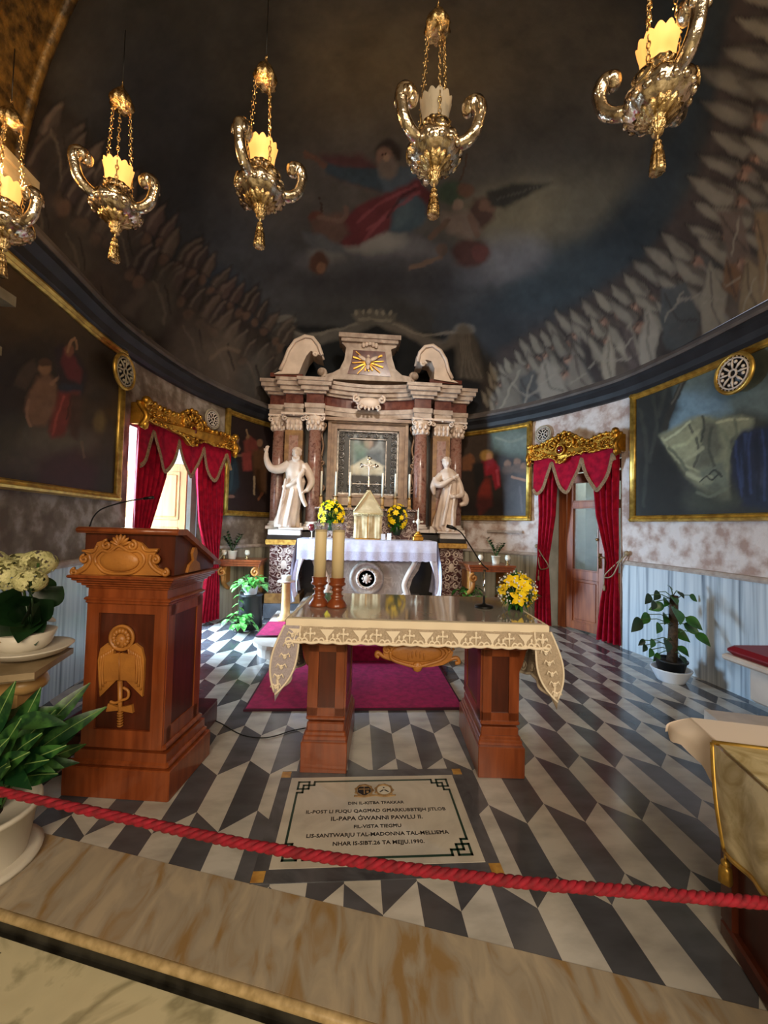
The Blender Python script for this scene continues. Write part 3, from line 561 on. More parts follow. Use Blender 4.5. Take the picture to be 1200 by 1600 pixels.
# left pilaster of the arch
mb=MB()
mb.box((-2.35,1.55,1.6),(.72,1.3,3.2))
for z0,z1,e,y in ((3.14,3.2,.0,.13),(3.2,3.26,.02,.19),(3.26,3.33,.05,.25),(3.33,3.38,.07,.28),(2.60,2.66,.01,.24),(2.29,2.34,.0,.18)):
    mb.box((-2.36+e/2,1.55+y/2-.05,(z0+z1)/2),(.72+e,1.3+y,z1-z0))
S_('trim_8',mb,M['pil'],'pale stone pilaster with moulded capital at the left of the chancel arch')
# ---------------- floors ----------------
import mathutils.geometry as mg
def clip(poly,a,b,c):
    """keep a*x+b*y+c>=0"""
    o=[]
    for i in range(len(poly)):
        p,q=poly[i],poly[(i+1)%len(poly)]; dp=a*p[0]+b*p[1]+c; dq=a*q[0]+b*q[1]+c
        if dp>=0: o.append(p)
        if (dp>=0)!=(dq>=0):
            t=dp/(dp-dq); o.append((p[0]+t*(q[0]-p[0]),p[1]+t*(q[1]-p[1])))
    return o
w_,l_,d_,X0,YT=.14332,.54179,.13096,.42336,2.82820
def stepY(x): return 1.525-.298*(x+.09)
mb=MB(); cols=[]
def tile(poly,dark):
    for a,b,c in ((.298,1,-1.525+.298*.09),(1,0,2.6),(-1,0,3.7),(0,-1,7.6)):
        poly=clip(poly,a,b,c)
        if len(poly)<3: return
    j=random.uniform(-1,1); warm=random.random()
    if dark: c=np.array(lin('#56575d'))*(1+.2*j)
    else: c=np.array(lin('#c2bfb8'))*(1+.08*j)*np.array((1,.985,.95) if warm>.6 else (1,1,1))
    mb.add([(x,y,0) for x,y in poly],[tuple(range(len(poly)))]); cols.extend([c]*len(poly))
P2=2*(l_-d_)
for i in range(-24,26):
    for k in range(-14,8):
        # hexagon centred on line i (long side from y to y-l)
        y=YT-k*P2-(0 if i%2==0 else (l_-d_)); x=X0+i*w_
        tile([(x-w_,y-d_),(x-w_,y-l_+d_),(x,y-l_),(x,y)],False)
        tile([(x,y),(x,y-l_),(x+w_,y-l_+d_),(x+w_,y-d_)],True)
mb.col=cols
me=mb.mesh('floor',M['tile'],fixn=False)
for p in me.polygons:
    pass
o=bpy.data.objects.new('floor',me); COL.objects.link(o); tag(o,'grey and white marble floor in a pattern of split hexagons',kind='structure')
if me.polygons[0].normal.z<0:
    me.flip_normals()
# threshold slab, nosing, riser, lower floor
def sl(x,d,z): # point on oblique line offset d towards camera
    return (x-.286*d,stepY(x)-.958*d,z)
xs=(-3.4,3.6); STW=.30
mb=MB(); mb.add([sl(xs[0],0,.002),sl(xs[1],0,.002),sl(xs[1],STW,.002),sl(xs[0],STW,.002),sl(xs[0],0,-.06),sl(xs[1],0,-.06),sl(xs[1],STW,-.06),sl(xs[0],STW,-.06)],[(0,1,2,3),(7,6,5,4),(3,2,6,7),(0,4,5,1),(1,5,6,2),(0,3,7,4)])
S_('trim_9',mb,M['slab'],'brown and grey veined marble threshold slab across the sanctuary edge')
mb=MB(); mb.tube([sl(xs[0],STW+.008,-.012),sl(xs[1],STW+.008,-.012)],.0155,10); S_('trim_10',mb,M['nose'],'rounded beige nosing of the threshold step')
mb=MB(); mb.add([sl(xs[0],STW,-.02),sl(xs[1],STW,-.02),sl(xs[1],STW+.008,-.075),sl(xs[0],STW+.01,-.075)],[(0,1,2,3)])
mb.add([sl(xs[0],STW,-.069),sl(xs[1],STW,-.069),sl(xs[1],STW+.022,-.069),sl(xs[0],STW+.022,-.069)],[(0,1,2,3)])
S_('trim_11',mb,M['black'],'black riser under the beige nosing')
mb=MB(); mb.add([sl(-4.5,.2,-.07),sl(4.5,.2,-.07),(4.6,-7.2,-.07),(-4.6,-7.2,-.07),sl(-4.5,.2,-.14),sl(4.5,.2,-.14),(4.6,-7.2,-.14),(-4.6,-7.2,-.14)],[(0,3,2,1),(4,5,6,7),(0,1,5,4),(1,2,6,5),(2,3,7,6),(3,0,4,7)]); S_('floor',mb,M['nave'],'polished cream and grey marble floor of the nave in front of the step')
jm=MB()
for a,b in ((-1.05,0),(.1,0),(1.2,0)):
    jm.add([sl(a,.36,-.0685),sl(a+.006,.36,-.0685),sl(a-.9+.006,2.4,-.0685),sl(a-.9,2.4,-.0685)],[(0,1,2,3)])
S_('trim_12',jm,M['black'],'dark joints between the nave floor slabs')
# nave enclosure behind the camera
mb=MB(); mb.box((-4.6,-3,3),(.2,9,6.4)); S_('wall_nave_left',mb,M['stone'],'nave wall on the left')
mb=MB(); mb.box((4.6,-3,3),(.2,9,6.4)); S_('wall_nave_right',mb,M['stone'],'nave wall on the right')
mb=MB(); mb.box((0,-7.2,3),(9.4,.2,6.4)); S_('wall_nave_back',mb,M['stone'],'nave wall behind')
mb=MB(); mb.box((0,-3,6.25),(9.4,9,.2)); S_('ceiling',mb,M['stone'],'nave ceiling')
# ---------------- left recess with daylight ----------------
A=wp(LO[0],0);B=wp(LO[1],0)
mb=MB()
def quadbox(mb,p,q,th,z0,z1,mi=0):
    p,q=Vector((p[0],p[1],0)),Vector((q[0],q[1],0)); t=(q-p).normalized(); n=Vector((-t.y,t.x,0))*th
    c=[p,q,q+n,p+n]; mb.add([(v.x,v.y,z0) for v in c]+[(v.x,v.y,z1) for v in c],[(3,2,1,0),(4,5,6,7),(0,1,5,4),(1,2,6,5),(2,3,7,6),(3,0,4,7)],mi)
quadbox(mb,(A.x-.2,A.y),(A.x-1.1,A.y-.12),-.15,0,ZO+.2); quadbox(mb,(B.x-.2,B.y),(B.x-1.35,B.y+.12),.15,0,ZO+.2)
mb.box(((A.x+B.x)/2-.95,(A.y+B.y)/2,ZO+.15),(1.3,2,.1)); mb.box(((A.x+B.x)/2-.72,(A.y+B.y)/2,-.026),(1.5,2,.04))
mb.box((-3.5,(A.y+B.y)/2,.2),(.1,1.9,.5)); mb.box((-3.5,(A.y+B.y)/2,2.45),(.1,1.9,.3))
S_('wall_recess_left',mb,M['plaster'],'pale plastered sides of the left doorway recess')
mb=MB(); mb.box((-3.52,4.85,1.35),(.02,1.75,2.0)); w=S_('window_1',mb,M['light'],'bright daylight window seen through the left doorway')
mb=MB(); 
for y in (4.0,4.85,5.7): mb.box((-3.47,y,1.35),(.05,.06,2.0))
for z in (.5,1.6,2.25): mb.box((-3.47,4.85,z),(.045,1.75,.06))
S_('window_frame',mb,M['pinel'],parent=w)
# ---------------- doors ----------------
def leaf(name,p,q,z0,z1,matn,glass,panels,parent):
    """door leaf between plan points p and q; panels: list of (z0,z1,'g' or 'w')"""
    p=Vector((p[0],p[1],0));q=Vector((q[0],q[1],0)); t=(q-p); L=t.length; t.normalize(); n=Vector((t.y,-t.x,0))
    Mx=Matrix(((t.x,n.x,0,p.x),(t.y,n.y,0,p.y),(0,0,1,0),(0,0,0,1))); mb=MB(); g=MB(); st=.085
    mb.box((st/2,0,(z0+z1)/2),(st,.05,z1-z0),M=Mx,bev=.005); mb.box((L-st/2,0,(z0+z1)/2),(st,.05,z1-z0),M=Mx,bev=.005)
    zz=[z0]+[v for a,b,_ in panels for v in (a,b)]+[z1]
    for i in range(0,len(zz),2): mb.box((L/2,0,(zz[i]+zz[i+1])/2),(L-2*st+.004,.048,zz[i+1]-zz[i]),M=Mx,bev=.004)
    for a,b,kd in panels:
        if kd=='g': g.box((L/2,0,(a+b)/2),(L-2*st+.01,.008,b-a+.01),M=Mx)
        else:
            mb.box((L/2,0,(a+b)/2),(L-2*st+.01,.02,b-a+.01),M=Mx)
            for sd in (-1,1): mb.box((L/2,sd*.012,(a+b)/2),(L-2*st-.07,.016,b-a-.08),M=Mx,bev=.007)
        for sd in (-1,1):
            for zz_ in (a+.008,b-.008): mb.box((L/2,sd*.026,zz_),(L-2*st,.012,.014),M=Mx)
            for xx in (st+.006,L-st-.006): mb.box((xx,sd*.026,(a+b)/2),(.014,.012,b-a),M=Mx)
    part(name,mb,matn,parent,True)
    if g.v: part('glass_pane',g,glass,parent,True)
    return Mx,L
d=thing('door_1','pale pine panelled door leaf open behind the left red curtains','door',(-2.5,5.5,0)); del d['category']; d['kind']='structure'
leaf('door_leaf',(-2.98,5.15),(-2.2,5.3),.02,2.12,M['pinel'],None,[(.2,.62,'w'),(.72,1.3,'w'),(1.4,2.02,'w')],d)
mb=MB(); mb.tube([(-2.6,5.18,2.12),(-2.6,5.17,2.26)],.008); mb.torus((-2.6,5.17,2.24),.02,.005,'y'); part('hook',mb,M['iron'],d,True)
A=wp(RO[0],0);B=wp(RO[1],0); t=(B-A).normalized(); n=Vector((-t.y,t.x,0)) # outward
d=thing('door_2','orange brown pine double door with glazed upper panels in right doorway','door',(A+B)/2); del d['category']; d['kind']='structure'
P0=A+n*.22+t*.16; P1=P0+t*.56; P2_=P1+t*.30+n*.12
Mx,L=leaf('door_leaf',P0,P1,.02,2.2,M['pine'],M['glass'],[(.12,.72,'w'),(.84,1.72,'g'),(1.80,2.08,'g')],d)
leaf('door_leaf',P1+t*.01,P1+t*.42+n*.28,.02,2.2,M['pine'],M['glass'],[(.12,.72,'w'),(.84,1.72,'g'),(1.80,2.08,'g')],d)
mb=MB(); c=P1-t*.05-n*.05
mb.box((c.x,c.y,1.0),(.03,.012,.2)); mb.tube([c+Vector((0,0,1.05)),c+Vector((0,0,1.05))-n*.04,c+Vector((0,0,1.05))-n*.05+t*.1],.009); mb.ball(tuple(P1-t*.1-n*.04+Vector((0,0,1.28))),.02)
part('handle',mb,M['brass'],d,True,label='brass lever handle')
fr=MB()
for a in (.07,1.04-.07):
    q=A+t*a+n*.22; quadbox(fr,q-t*.06,q+t*.06,.07,0,2.34)
quadbox(fr,P0-t*.1,P0+t*.9,.07,2.22,2.34); part('door_frame',fr,M['pine'],d,True)
mb=MB(); quadbox(mb,A-t*.0,A+n*.9-t*.02,.12,0,ZO+.2); quadbox(mb,B,B+n*.9,-.12,0,ZO+.2)
quadbox(mb,A-t*.8+n*1.9,B+t*.8+n*1.9,.1,0,2.9); quadbox(mb,A-t*.8+n*.4,A-t*.8+n*1.9,.1,0,2.9); quadbox(mb,B+t*.8+n*.4,B+t*.8+n*1.9,-.1,0,2.9)
c=(A+B)/2+n*1.0
mb.prism([tuple((A-t*.8+n*.26)[:2]),tuple((B+t*.8+n*.26)[:2]),tuple((B+t*.8+n*2)[:2]),tuple((A-t*.8+n*2)[:2])],2.9,3.0,'xy'); mb.prism([tuple((A-t*.1+n*.0)[:2]),tuple((B+t*.1+n*.0)[:2]),tuple((B+t*.8+n*2)[:2]),tuple((A-t*.8+n*2)[:2])],-.04,-.002,'xy')
S_('wall_sacristy',mb,M['plaster'],'pale plastered passage wall behind the right doorway')
sacr=c
# ================= altarpiece =================
XA=.15
def PA(pts,Y): return [(lambda p:(p.x,p.z))(at(x,y,Y)) for x,y in pts]
# steps
def rounded(x0,x1,y0,y1,r,n=8):
    p=[(x1,y1),(x0,y1)]
    p+=[(x0+r-r*math.cos(PI/2*i/n),y0+r-r*math.sin(PI/2*i/n)) for i in range(n+1)]
    p+=[(x1-r+r*math.sin(PI/2*i/n),y0+r-r*math.cos(PI/2*i/n)) for i in range(n+1)]
    return p
mb=MB()
mb.prism(rounded(-1.02,1.32,4.12,5.4,.3),0,.11,'xy'); mb.prism(rounded(-1.06,1.36,4.08,5.4,.32),.11,.15,'xy')
mb.prism(rounded(-.73,1.03,4.72,6.4,.02),0,.29,'xy'); mb.prism(rounded(-.74,1.04,4.69,6.4,.02),.26,.30,'xy')
mb.prism(rounded(-1.1,1.4,5.35,6.5,.02),0,.12,'xy')
solo('altar_steps',mb,M['white'],'pale marble altar steps with rounded ends under the red runner','steps')
mb=MB(); mb.box((.04,3.56,.008),(1.66,1.06,.014)); mb.box((.04,3.56,.0155),(1.63,1.03,.004),1)
solo('rug',mb,[M['rugdk'],M['rug']],'large magenta rug lying on the floor behind the wooden altar table','rug','magenta carpets') 
def runner(name,pts,x0,x1,lab,th=.014):
    mb=MB(); up=[(y,z+th) for y,z in pts]; poly=[(y,z) for y,z in pts]+up[::-1]
    mb.prism(poly,x0,x1,'yz',1); 
    for x in (x0,x1): mb.tube([(x,y,z+th*.6) for y,z in pts],.008,6,0)
    mb.tube([(x0,pts[0][0],pts[0][1]+th*.6),(x1,pts[0][0],pts[0][1]+th*.6)],.009,6,0)
    solo(name,mb,[M['rugdk'],M['rug']],lab,'rug','magenta carpets')
runner('rug',[(4.06,.003),(4.07,.155),(4.66,.155),(4.67,.305),(5.25,.305)],-.70,.98,'magenta carpet runner climbing the altar steps')
runner('rug',[(4.42,.155),(5.05,.155)],-1.05,-.755,'small magenta carpet piece on the left end of the marble step')
# high altar
ha=thing('high_altar','grey marble high altar with round medallion below white cloth','altar',(XA+.02,5.75,.30))
cx=XA+.02
half=[(0,1.14),(.80,1.14),(.80,1.06),(.76,1.03),(.77,.92),(.72,.78),(.64,.66),(.60,.52),(.63,.42),(.70,.36),(.70,.30),(0,.30)]
prof=[(cx-a,b) for a,b in half[::-1]]+[(cx+a,b) for a,b in half[1:-1]]
mb=MB(); mb.prism(prof,5.52,6.0); part('frontal',mb,M['greym'],ha,True)
mb=MB()
for sx in (-1,1):
    P_=[(cx+sx*.70,5.50,1.0),(cx+sx*.66,5.49,.88),(cx+sx*.58,5.48,.74),(cx+sx*.52,5.48,.58),(cx+sx*.56,5.48,.44)]
    mb.tube(crv(P_,6),.035,8)
    mb.tube([(x,5.49,z) for x,z in spiral((cx+sx*.60,.98),.09,1.4,0 if sx>0 else PI,22,sx)],.016,6)
    mb.tube([(x,5.49,z) for x,z in spiral((cx+sx*.52,.42),.07,1.3,PI,20,sx)],.014,6)
mb.box((cx,5.5,.34),(1.34,.06,.06)); mb.box((cx,5.5,1.03),(1.4,.05,.05)); part('scroll',mb,M['white'],ha,True)
mb=MB(); mb.lathe([(0,0),(.235,0),(.24,.01),(.2,.02),(.19,.012),(.145,.012)],n=40,M=Matrix.Translation((cx,5.5,.66))@Matrix.Rotation(PI/2,4,'X'),mi=0)
part('medallion_ring',mb,M['greym'],ha,True)
mb=MB(); Mx=Matrix.Translation((cx,5.475,.66))@Matrix.Rotation(PI/2,4,'X')
mb.torus((0,0,0),.13,.02,'z',36,8,0,Mx); mb.lathe([(0,.0),(.12,.0)],n=30,mi=1,M=Mx); mb.ball((0,0,.005),(.045,.05,.015),12,0,Mx)
for a in range(16): mb.ball((.13*math.cos(a*PI/8),.13*math.sin(a*PI/8),.016),.009,6,1,Mx)
for a in range(8): mb.ball((.055*math.cos(a*PI/4),.055*math.sin(a*PI/4),.005),(.018,.018,.01),6,0,Mx)
part('medallion',mb,[M['white'],M['dkred']],ha,True,label='white and dark red round medallion')
mb=MB(); mb.box((cx,5.72,1.155),(1.86,.62,.05),bev=.01); part('mensa',mb,M['white'],ha,True)
mb=MB(); mb.box((cx,6.02,1.28),(1.5,.2,.22)); mb.box((cx,6.05,1.41),(1.56,.24,.04)); mb.box((cx,6.12,1.52),(1.5,.14,.2)); mb.box((cx,6.08,1.63),(1.58,.22,.035))
part('gradine',mb,M['purp'],ha,True,label='purple veined stepped shelf for candles')
# cloth of the high altar
mb=MB(); x0,x1=cx-.945,cx+.945; y0,y1=5.38,6.0; zt=1.187
mb.box((cx,(y0+y1)/2,zt),(x1-x0,y1-y0,.008))
def clothfront(u,v):
    x=x0+(x1-x0)*u; w=.006*math.sin(u*61)*v+.004*math.sin(u*23+1)*v; z=zt-.26*v-(.006*abs(math.sin(u*60)) if v>.99 else 0)
    return (x,y0-.006-w-.01*v,z)
mb.grid(120,10,clothfront,1)
mb.grid(120,1,lambda u,v:(x0+(x1-x0)*u,y0-.022-.004*math.sin(u*61),zt-.15-.115*v-(.01*abs(math.sin(u*70)) if v>.5 else 0)),2)
for sx in (-1,1):
    xe=cx+sx*.945
    def side(u,v):
        y=y0+(y1-y0)*u; f=.02*math.sin(u*17+2)*v+.012*math.sin(u*40)*v; z=zt-(.86-.10*u)*v
        return (xe+sx*(.01+.07*math.sin(v*3.1)*.6+f+ (.03*v)),y,z)
    mb.grid(30,24,side,1)
    def fl_(u,v):  # front corner fold hanging
        x=xe-sx*.11*(1-u)*(1); z=zt-.26-(.58)*v*(1-.25*(1-u)); return (xe-sx*(.10-.05*v)*(1-u)+sx*.05*math.sin(v*2.5),y0-.02-.015*math.sin(u*6+v*3),z)
    mb.grid(8,20,fl_,1)
solo('altar_cloth',mb,[M['lin'],M['lin'],M['lace2']],'long white linen cloth with lace edge over the high altar','altar cloth')
# altarpiece body
ap=thing('altarpiece','tall baroque marble altarpiece with columns and broken pediment','altarpiece',(XA,6.3,0))
mb=MB(); mb.box((XA,6.55,1.7),(2.9,.3,3.4)); part('backing',mb,M['dkm'],ap,True)
mb=MB(); mb.box((XA,6.36,2.35),(1.1,.12,2.0)); part('central_panel',mb,M['dkred'],ap,True)
colpx=((434,6.28),(458,6.18),(490,6.12),(656,6.12),(687,6.18),(711,6.28))
for i,(px_,Y) in enumerate(colpx):
    x=at(px_,750,Y).x; pil=i in (1,4); r=.105 if not pil else .13
    zb,zt_=1.30,2.82
    c=MB()
    if pil: c.box((x,Y+.03,(zb+zt_)/2),(.27,.2,zt_-zb)); 
    else: c.lathe([(r*1.02,zb+.1),(r*1.03,zb+.5),(r*.98,2.2),(r*.88,zt_)],(x,Y,0),28)
    col=part('column' if not pil else 'pilaster',c,M['redm'] if not pil else M['yelm'],ap,True,label='red brown marble column' if not pil else 'yellow brown marble pilaster')
    if pil:
        c=MB(); c.box((x,Y-.075,(zb+zt_)/2+.02),(.14,.015,zt_-zb-.2)); q=part('inset',c,M['redm'],col,False); q.data.transform(inv(ap)); 
    c=MB(); rr=r*1.25
    c.box((x,Y+.02,zb+.025),(2.7*r,2.6*r,.05)); 
    if pil: c.box((x,Y+.02,zb+.075),(2.5*r,2.3*r,.05))
    else: c.lathe([(rr,.05),(rr*1.05,.065),(rr,.085),(r*1.05,.095),(r*1.12,.11),(r*1.02,.125)],(x,Y,zb),28)
    q=part('base',c,M['white'],col,False); q.data.transform(inv(ap))
    c=MB(); h=.25
    if pil:
        c.box((x,Y+.03,zt_+h*.4),(.24,.18,h*.8)); 
        for kx in (-.1,-.035,.035,.1):
            for z_ in (.03,.1): c.ball((x+kx,Y-.075,zt_+z_+.02),(.03,.03,.05),8)
    else:
        c.lathe([(r*.9,0),(r*.95,.02),(r*.92,.05),(r*1.0,.15),(r*1.3,h-.04)],(x,Y,zt_),24)
        for ring,(z_,rad_) in enumerate(((.05,1.05),(.12,1.12))):
            for k in range(9):
                a=2*PI*(k+.5*ring)/9; c.ball((x+r*rad_*math.cos(a),Y+r*rad_*math.sin(a),zt_+z_),(.03,.03,.045),8)
    for sx in (-1,1):
        c.tube([(a,Y-r*.95,b) for a,b in spiral((x+sx*r*1.05,zt_+h-.075),.042,1.3,PI/2,18,-sx)],.013,6)
    c.ball((x,Y-r*1.15,zt_+h-.03),.022,8)
    c.box((x,Y+.01,zt_+h-.015),(2.9*r,2.7*r,.03)); q=part('capital',c,M['statue'],col,False); q.data.transform(inv(ap))
# pedestals
for sx,pxs in ((-1,(418,474)),(1,(682,726))):
    xa,xb=at(pxs[0],850,6.05).x,at(pxs[1],850,6.05).x; xm=(xa+xb)/2; w=xb-xa
    c=MB(); c.box((xm,6.22,.72),(w*.8,.5,.75)); pd=part('pedestal',c,M['purp'],ap,True)
    for nm,z0_,z1_,e,m_ in (('pedestal_cap',1.075,1.15,.0,'siena'),('dark_plinth',1.15,1.215,-.03,'dkm'),('statue_plinth',1.215,1.30,-.05,'white'),('pedestal_foot',.22,.36,-.02,'yelm'),('pedestal_base',0,.22,.0,'greyst')):
        c=MB(); c.box((xm,6.2,(z0_+z1_)/2),(w+e,.62+e,z1_-z0_),bev=.008); part(nm,c,M[m_],ap,True)
    # carved relief on the pedestal
    c=MB()
    for z_ in (.98,.86,.74,.62,.5):
        for s2 in (-1,1): c.tube([(a,5.965,b) for a,b in spiral((xm+s2*.07,z_),.05,1.1,PI/2,14,s2)],.009,5)
    c.ball((xm,5.965,.78),(.05,.012,.07),8); part('pedestal_relief',c,M['statue'],pd,False).data.transform(inv(ap))
c=MB(); c.box((XA,6.2,1.11),(1.75,.5,.12)); c.box((XA,6.25,1.22),(2.5,.4,.1)); part('dado_course',c,M['dkm'],ap,True)
# entablature: each column breaks forward
def ent(c,fr,xm,hw,yf,yb=6.7):
    for z0_,z1_,e in ((3.07,3.14,.0),(3.14,3.21,.015),(3.36,3.40,.03),(3.40,3.46,.07),(3.46,3.52,.11),(3.52,3.57,.13)):
        c.box((xm,(yf-e+yb)/2,(z0_+z1_)/2),(2*(hw+e),yb-yf+e,z1_-z0_))
    fr.box((xm,(yf+.01+yb)/2,3.285),(2*hw-.01,yb-yf-.01,.15))
c=MB(); fr=MB()
for i,(px_,Y) in enumerate(colpx): ent(c,fr,at(px_,750,Y).x,.135,Y-.14)
xl=at(490,750,6.12).x+.1; xr=at(656,750,6.12).x-.1
def cen(z0_,z1_,e,mb_):
    mb_.prism([(xl+(xr-xl)*k/20,6.04+.17*math.sin(PI*k/20)**.8-e) for k in range(21)]+[(xr,6.7),(xl,6.7)],z0_,z1_,'xy')
for z0_,z1_,e in ((3.07,3.14,.0),(3.14,3.21,.015),(3.36,3.40,.03),(3.40,3.46,.07),(3.46,3.52,.11),(3.52,3.57,.13)): cen(z0_,z1_,e,c)
cen(3.21,3.36,-.01,fr)
eb=part('entablature',c,M['entab'],ap,True); part('frieze',fr,M['dkred'],eb,False).data.transform(inv(ap))
# attic
YA=6.18
out=PA([(534,524),(622,532),(619,543),(611,546),(613,560),(618,577),(628,586),(641,589),(643,597),(508,592),(508,585),(520,582),(531,576),(538,562),(541,543),(535,536)],YA)
c=MB(); c.prism(out,YA,YA+.3); a,b=PA([(533,523),(623,531)],YA); zc=(a[1]+b[1])/2
c.box(((a[0]+b[0])/2,YA+.12,zc-.02),(b[0]-a[0]+.06,.42,.07)); c.box(((a[0]+b[0])/2,YA+.12,zc-.08),(b[0]-a[0]-.02,.36,.05))
for px_,py_,s_ in ((502,580,-1),(648,587,1)):
    p=at(px_,py_,YA); c.tube([(q,YA+.05,r_) for q,r_ in spiral((p.x,p.z),.075,1.4,-PI/2,22,-s_)],.028,8); c.lathe([(.05,-.1),(.05,.1)],n=16,M=Matrix.Translation((p.x,YA+.08,p.z))@Matrix.Rotation(PI/2,4,'X'))
att=part('attic',c,M['entab'],ap,True)
c=MB(); c.prism(PA([(552,547),(602,550),(604,566),(611,589),(543,584),(549,564)],YA-.004),YA-.012,YA+.01); part('attic_panel',c,M['dkred'],att,False).data.transform(inv(ap))
c=MB(); p=at(575,567,YA)
for k in range(16):
    a=PI*2*k/16+.1; L=.2 if abs(math.cos(a))>.5 else .1
    if math.sin(a)>.75: continue
    c.box((L/2+.05,0,0),(L,.012,.012+.01*(k%2)),0,Matrix.Translation((p.x,YA-.03,p.z))@Matrix.Rotation(-a,4,'Y'))
part('sun_rays',c,M['gold'],att,False,label='gilded rays').data.transform(inv(ap))
c=MB(); c.ball((p.x,YA-.06,p.z),(.045,.04,.06),12); c.ball((p.x,YA-.08,p.z+.07),.025,10)
for s_ in (-1,1): c.ball((p.x+s_*.09,YA-.05,p.z+.05),(.08,.015,.03),10,rot=Matrix.Rotation(-s_*.5,3,'Y').to_euler())
c.ball((p.x,YA-.05,p.z-.08),(.035,.012,.05),8); part('dove',c,M['statue'],att,False,label='white marble dove').data.transform(inv(ap))
c=MB(); p=at(578,540,YA)
for k in range(5): c.ball((p.x+(k-2)*.05,YA-.03,p.z+.03-.02*abs(k-2)),(.035,.03,.045),8)
part('shell',c,M['statue'],att,False).data.transform(inv(ap))
# broken pediment scrolls
for pts in ([(430,588),(440,583),(447,568),(453,552),(463,538),(478,531),(490,533),(499,545),(504,560),(494,557),(487,552),(480,560),(474,573),(468,588)],[(714,602),(704,596),(698,584),(694,567),(686,553),(674,545),(662,547),(654,556),(651,570),(660,572),(664,566),(672,568),(677,580),(676,596)]):
    c=MB(); pp=PA(pts,6.12); c.prism(pp,6.02,6.42); 
    e=pp[8]; e2=pp[7]; c.tube([(q[0],6.0,q[1]) for q in pp[1:9]],.028,8); c.tube([(q[0],6.2,q[1]+.01) for q in pp[1:9]],.03,8)
    c.tube([(a,6.03,b) for a,b in spiral((pp[9][0],pp[9][1]-.0),.05,1.2,0,18,1)],.02,6)
    part('pediment_scroll',c,M['statue'],ap,True)
    c=MB(); q=pp[-1]; q0=pp[0]; c.box(((q[0]+q0[0])/2,6.25,q[1]-.02),(abs(q[0]-q0[0])+.12,.4,.06)); part('pediment_block',c,M['dkred'],ap,True)
# white cartouche
c=MB(); p=at(577,628,6.0)
c.ball((p.x,6.05,p.z),(.17,.035,.085),16)
for s_ in (-1,1):
    c.tube([(a,6.03,b) for a,b in spiral((p.x+s_*.19,p.z+.05),.06,1.3,PI/2,18,-s_)],.02,6); c.tube([(a,6.03,b) for a,b in spiral((p.x+s_*.13,p.z-.07),.05,1.2,-PI/2,16,s_)],.016,6)
for k in range(5): c.ball((p.x+(k-2)*.06,6.03,p.z-.1+.015*abs(k-2)),(.022,.02,.03),8)
part('cartouche',c,M['statue'],ap,True,label='white marble cartouche')
# stone frame of the picture
YF=6.22; X0f,X1f=at(512,700,YF).x,at(637,700,YF).x; xm=(X0f+X1f)/2; hw=(X1f-X0f)/2
c=MB()
for o_,wd,dp in ((0,.05,.1),(.05,.05,.07),(.10,.045,.1)):
    h0,h1=hw-o_,hw-o_-wd; zt_,zb_=3.03-o_,1.72+o_
    for s_ in (-1,1): c.box((xm+s_*(h0+h1)/2,YF-dp/2+.05,(zt_+zb_)/2),(wd,dp,zt_-zb_))
    c.box((xm,YF-dp/2+.05,zt_-wd/2),(2*h1,dp,wd)); c.box((xm,YF-dp/2+.05,zb_+wd/2),(2*h1,dp,wd))
c.box((xm,YF-.04,3.03),(2*hw+.16,.14,.05)); c.box((xm,YF-.02,1.75),(2*hw,.2,.12)); part('picture_surround',c,M['frmst'],ap,True)
for s_ in (-1,1):
    c=MB(); x=xm+s_*(hw+.05)
    c.tube(crv([(x,YF,2.9),(x+s_*.05,YF,2.8),(x+s_*.02,YF,2.6),(x+s_*.06,YF,2.4),(x+s_*.02,YF,2.2),(x+s_*.07,YF,1.95)],6),.018,6)
    for z_,d_ in ((2.93,1),(2.35,-1),(1.95,1)): c.tube([(a,YF-.02,b) for a,b in spiral((x+s_*.03,z_),.055,1.3,PI/2,18,s_*d_)],.014,6)
    for k in range(5): c.ball((x+s_*.05,YF-.01,2.25+k*.06),(.018,.02,.05),8,rot=Matrix.Rotation(s_*.5,3,'Y').to_euler())
    part('side_scroll',c,M['frmst'],ap,True)
# the icon
ic=thing('sacred_picture','dark framed icon behind silver filigree at centre of altarpiece','picture',(xm,YF,1.9))
h=hw-.15; z0_,z1_=1.87,2.88
c=MB(); nx,nz=90,100
c.grid(nx,nz,lambda u,v:(xm-h+2*h*u,YF+.03,z0_+(z1_-z0_)*v)); px,py=prj(np.array(c.v)); P=Paint(px,py,'#1d1a18',4)
P.poly([(549,677),(598,679),(600,742),(548,740)],'#5a5c5a',1,3); P.blob(576,688,14,13,'#26211f',1,0,.5); P.blob(576,692,7,8,'#6d5a4c',1,0,.8)
P.poly([(556,705),(596,705),(602,735),(552,735)],'#2b3338',.9,5); P.poly([(548,728),(574,714),(600,728),(599,742),(548,741)],'#8f8672',1,2); P.poly([(550,690),(573,692),(572,716),(552,722)],'#3d5a45',.5,6); P.mottle(6,.3)
c.col=P.c*1.6; part('icon',c,M['icongl'],ic,True)
c=MB(); ow=h*.30
for k in range(7):
    for j in range(9):
        x=xm-h+2*h*(k+.5)/7; z=z0_+(z1_-z0_)*(j+.5)/9
        if abs(x-xm)<h*.58 and z0_+.2<z<z1_-.16: continue
        c.torus((x,YF+.01,z),.042,.007,'y',14,5); c.torus((x,YF+.01,z),.02,.006,'y',10,4)
        for a in range(4): c.tube([(x+.02*math.cos(a*PI/2+.78),YF+.008,z+.02*math.sin(a*PI/2+.78)),(x+.055*math.cos(a*PI/2+.78),YF+.01,z+.055*math.sin(a*PI/2+.78))],.005,4)
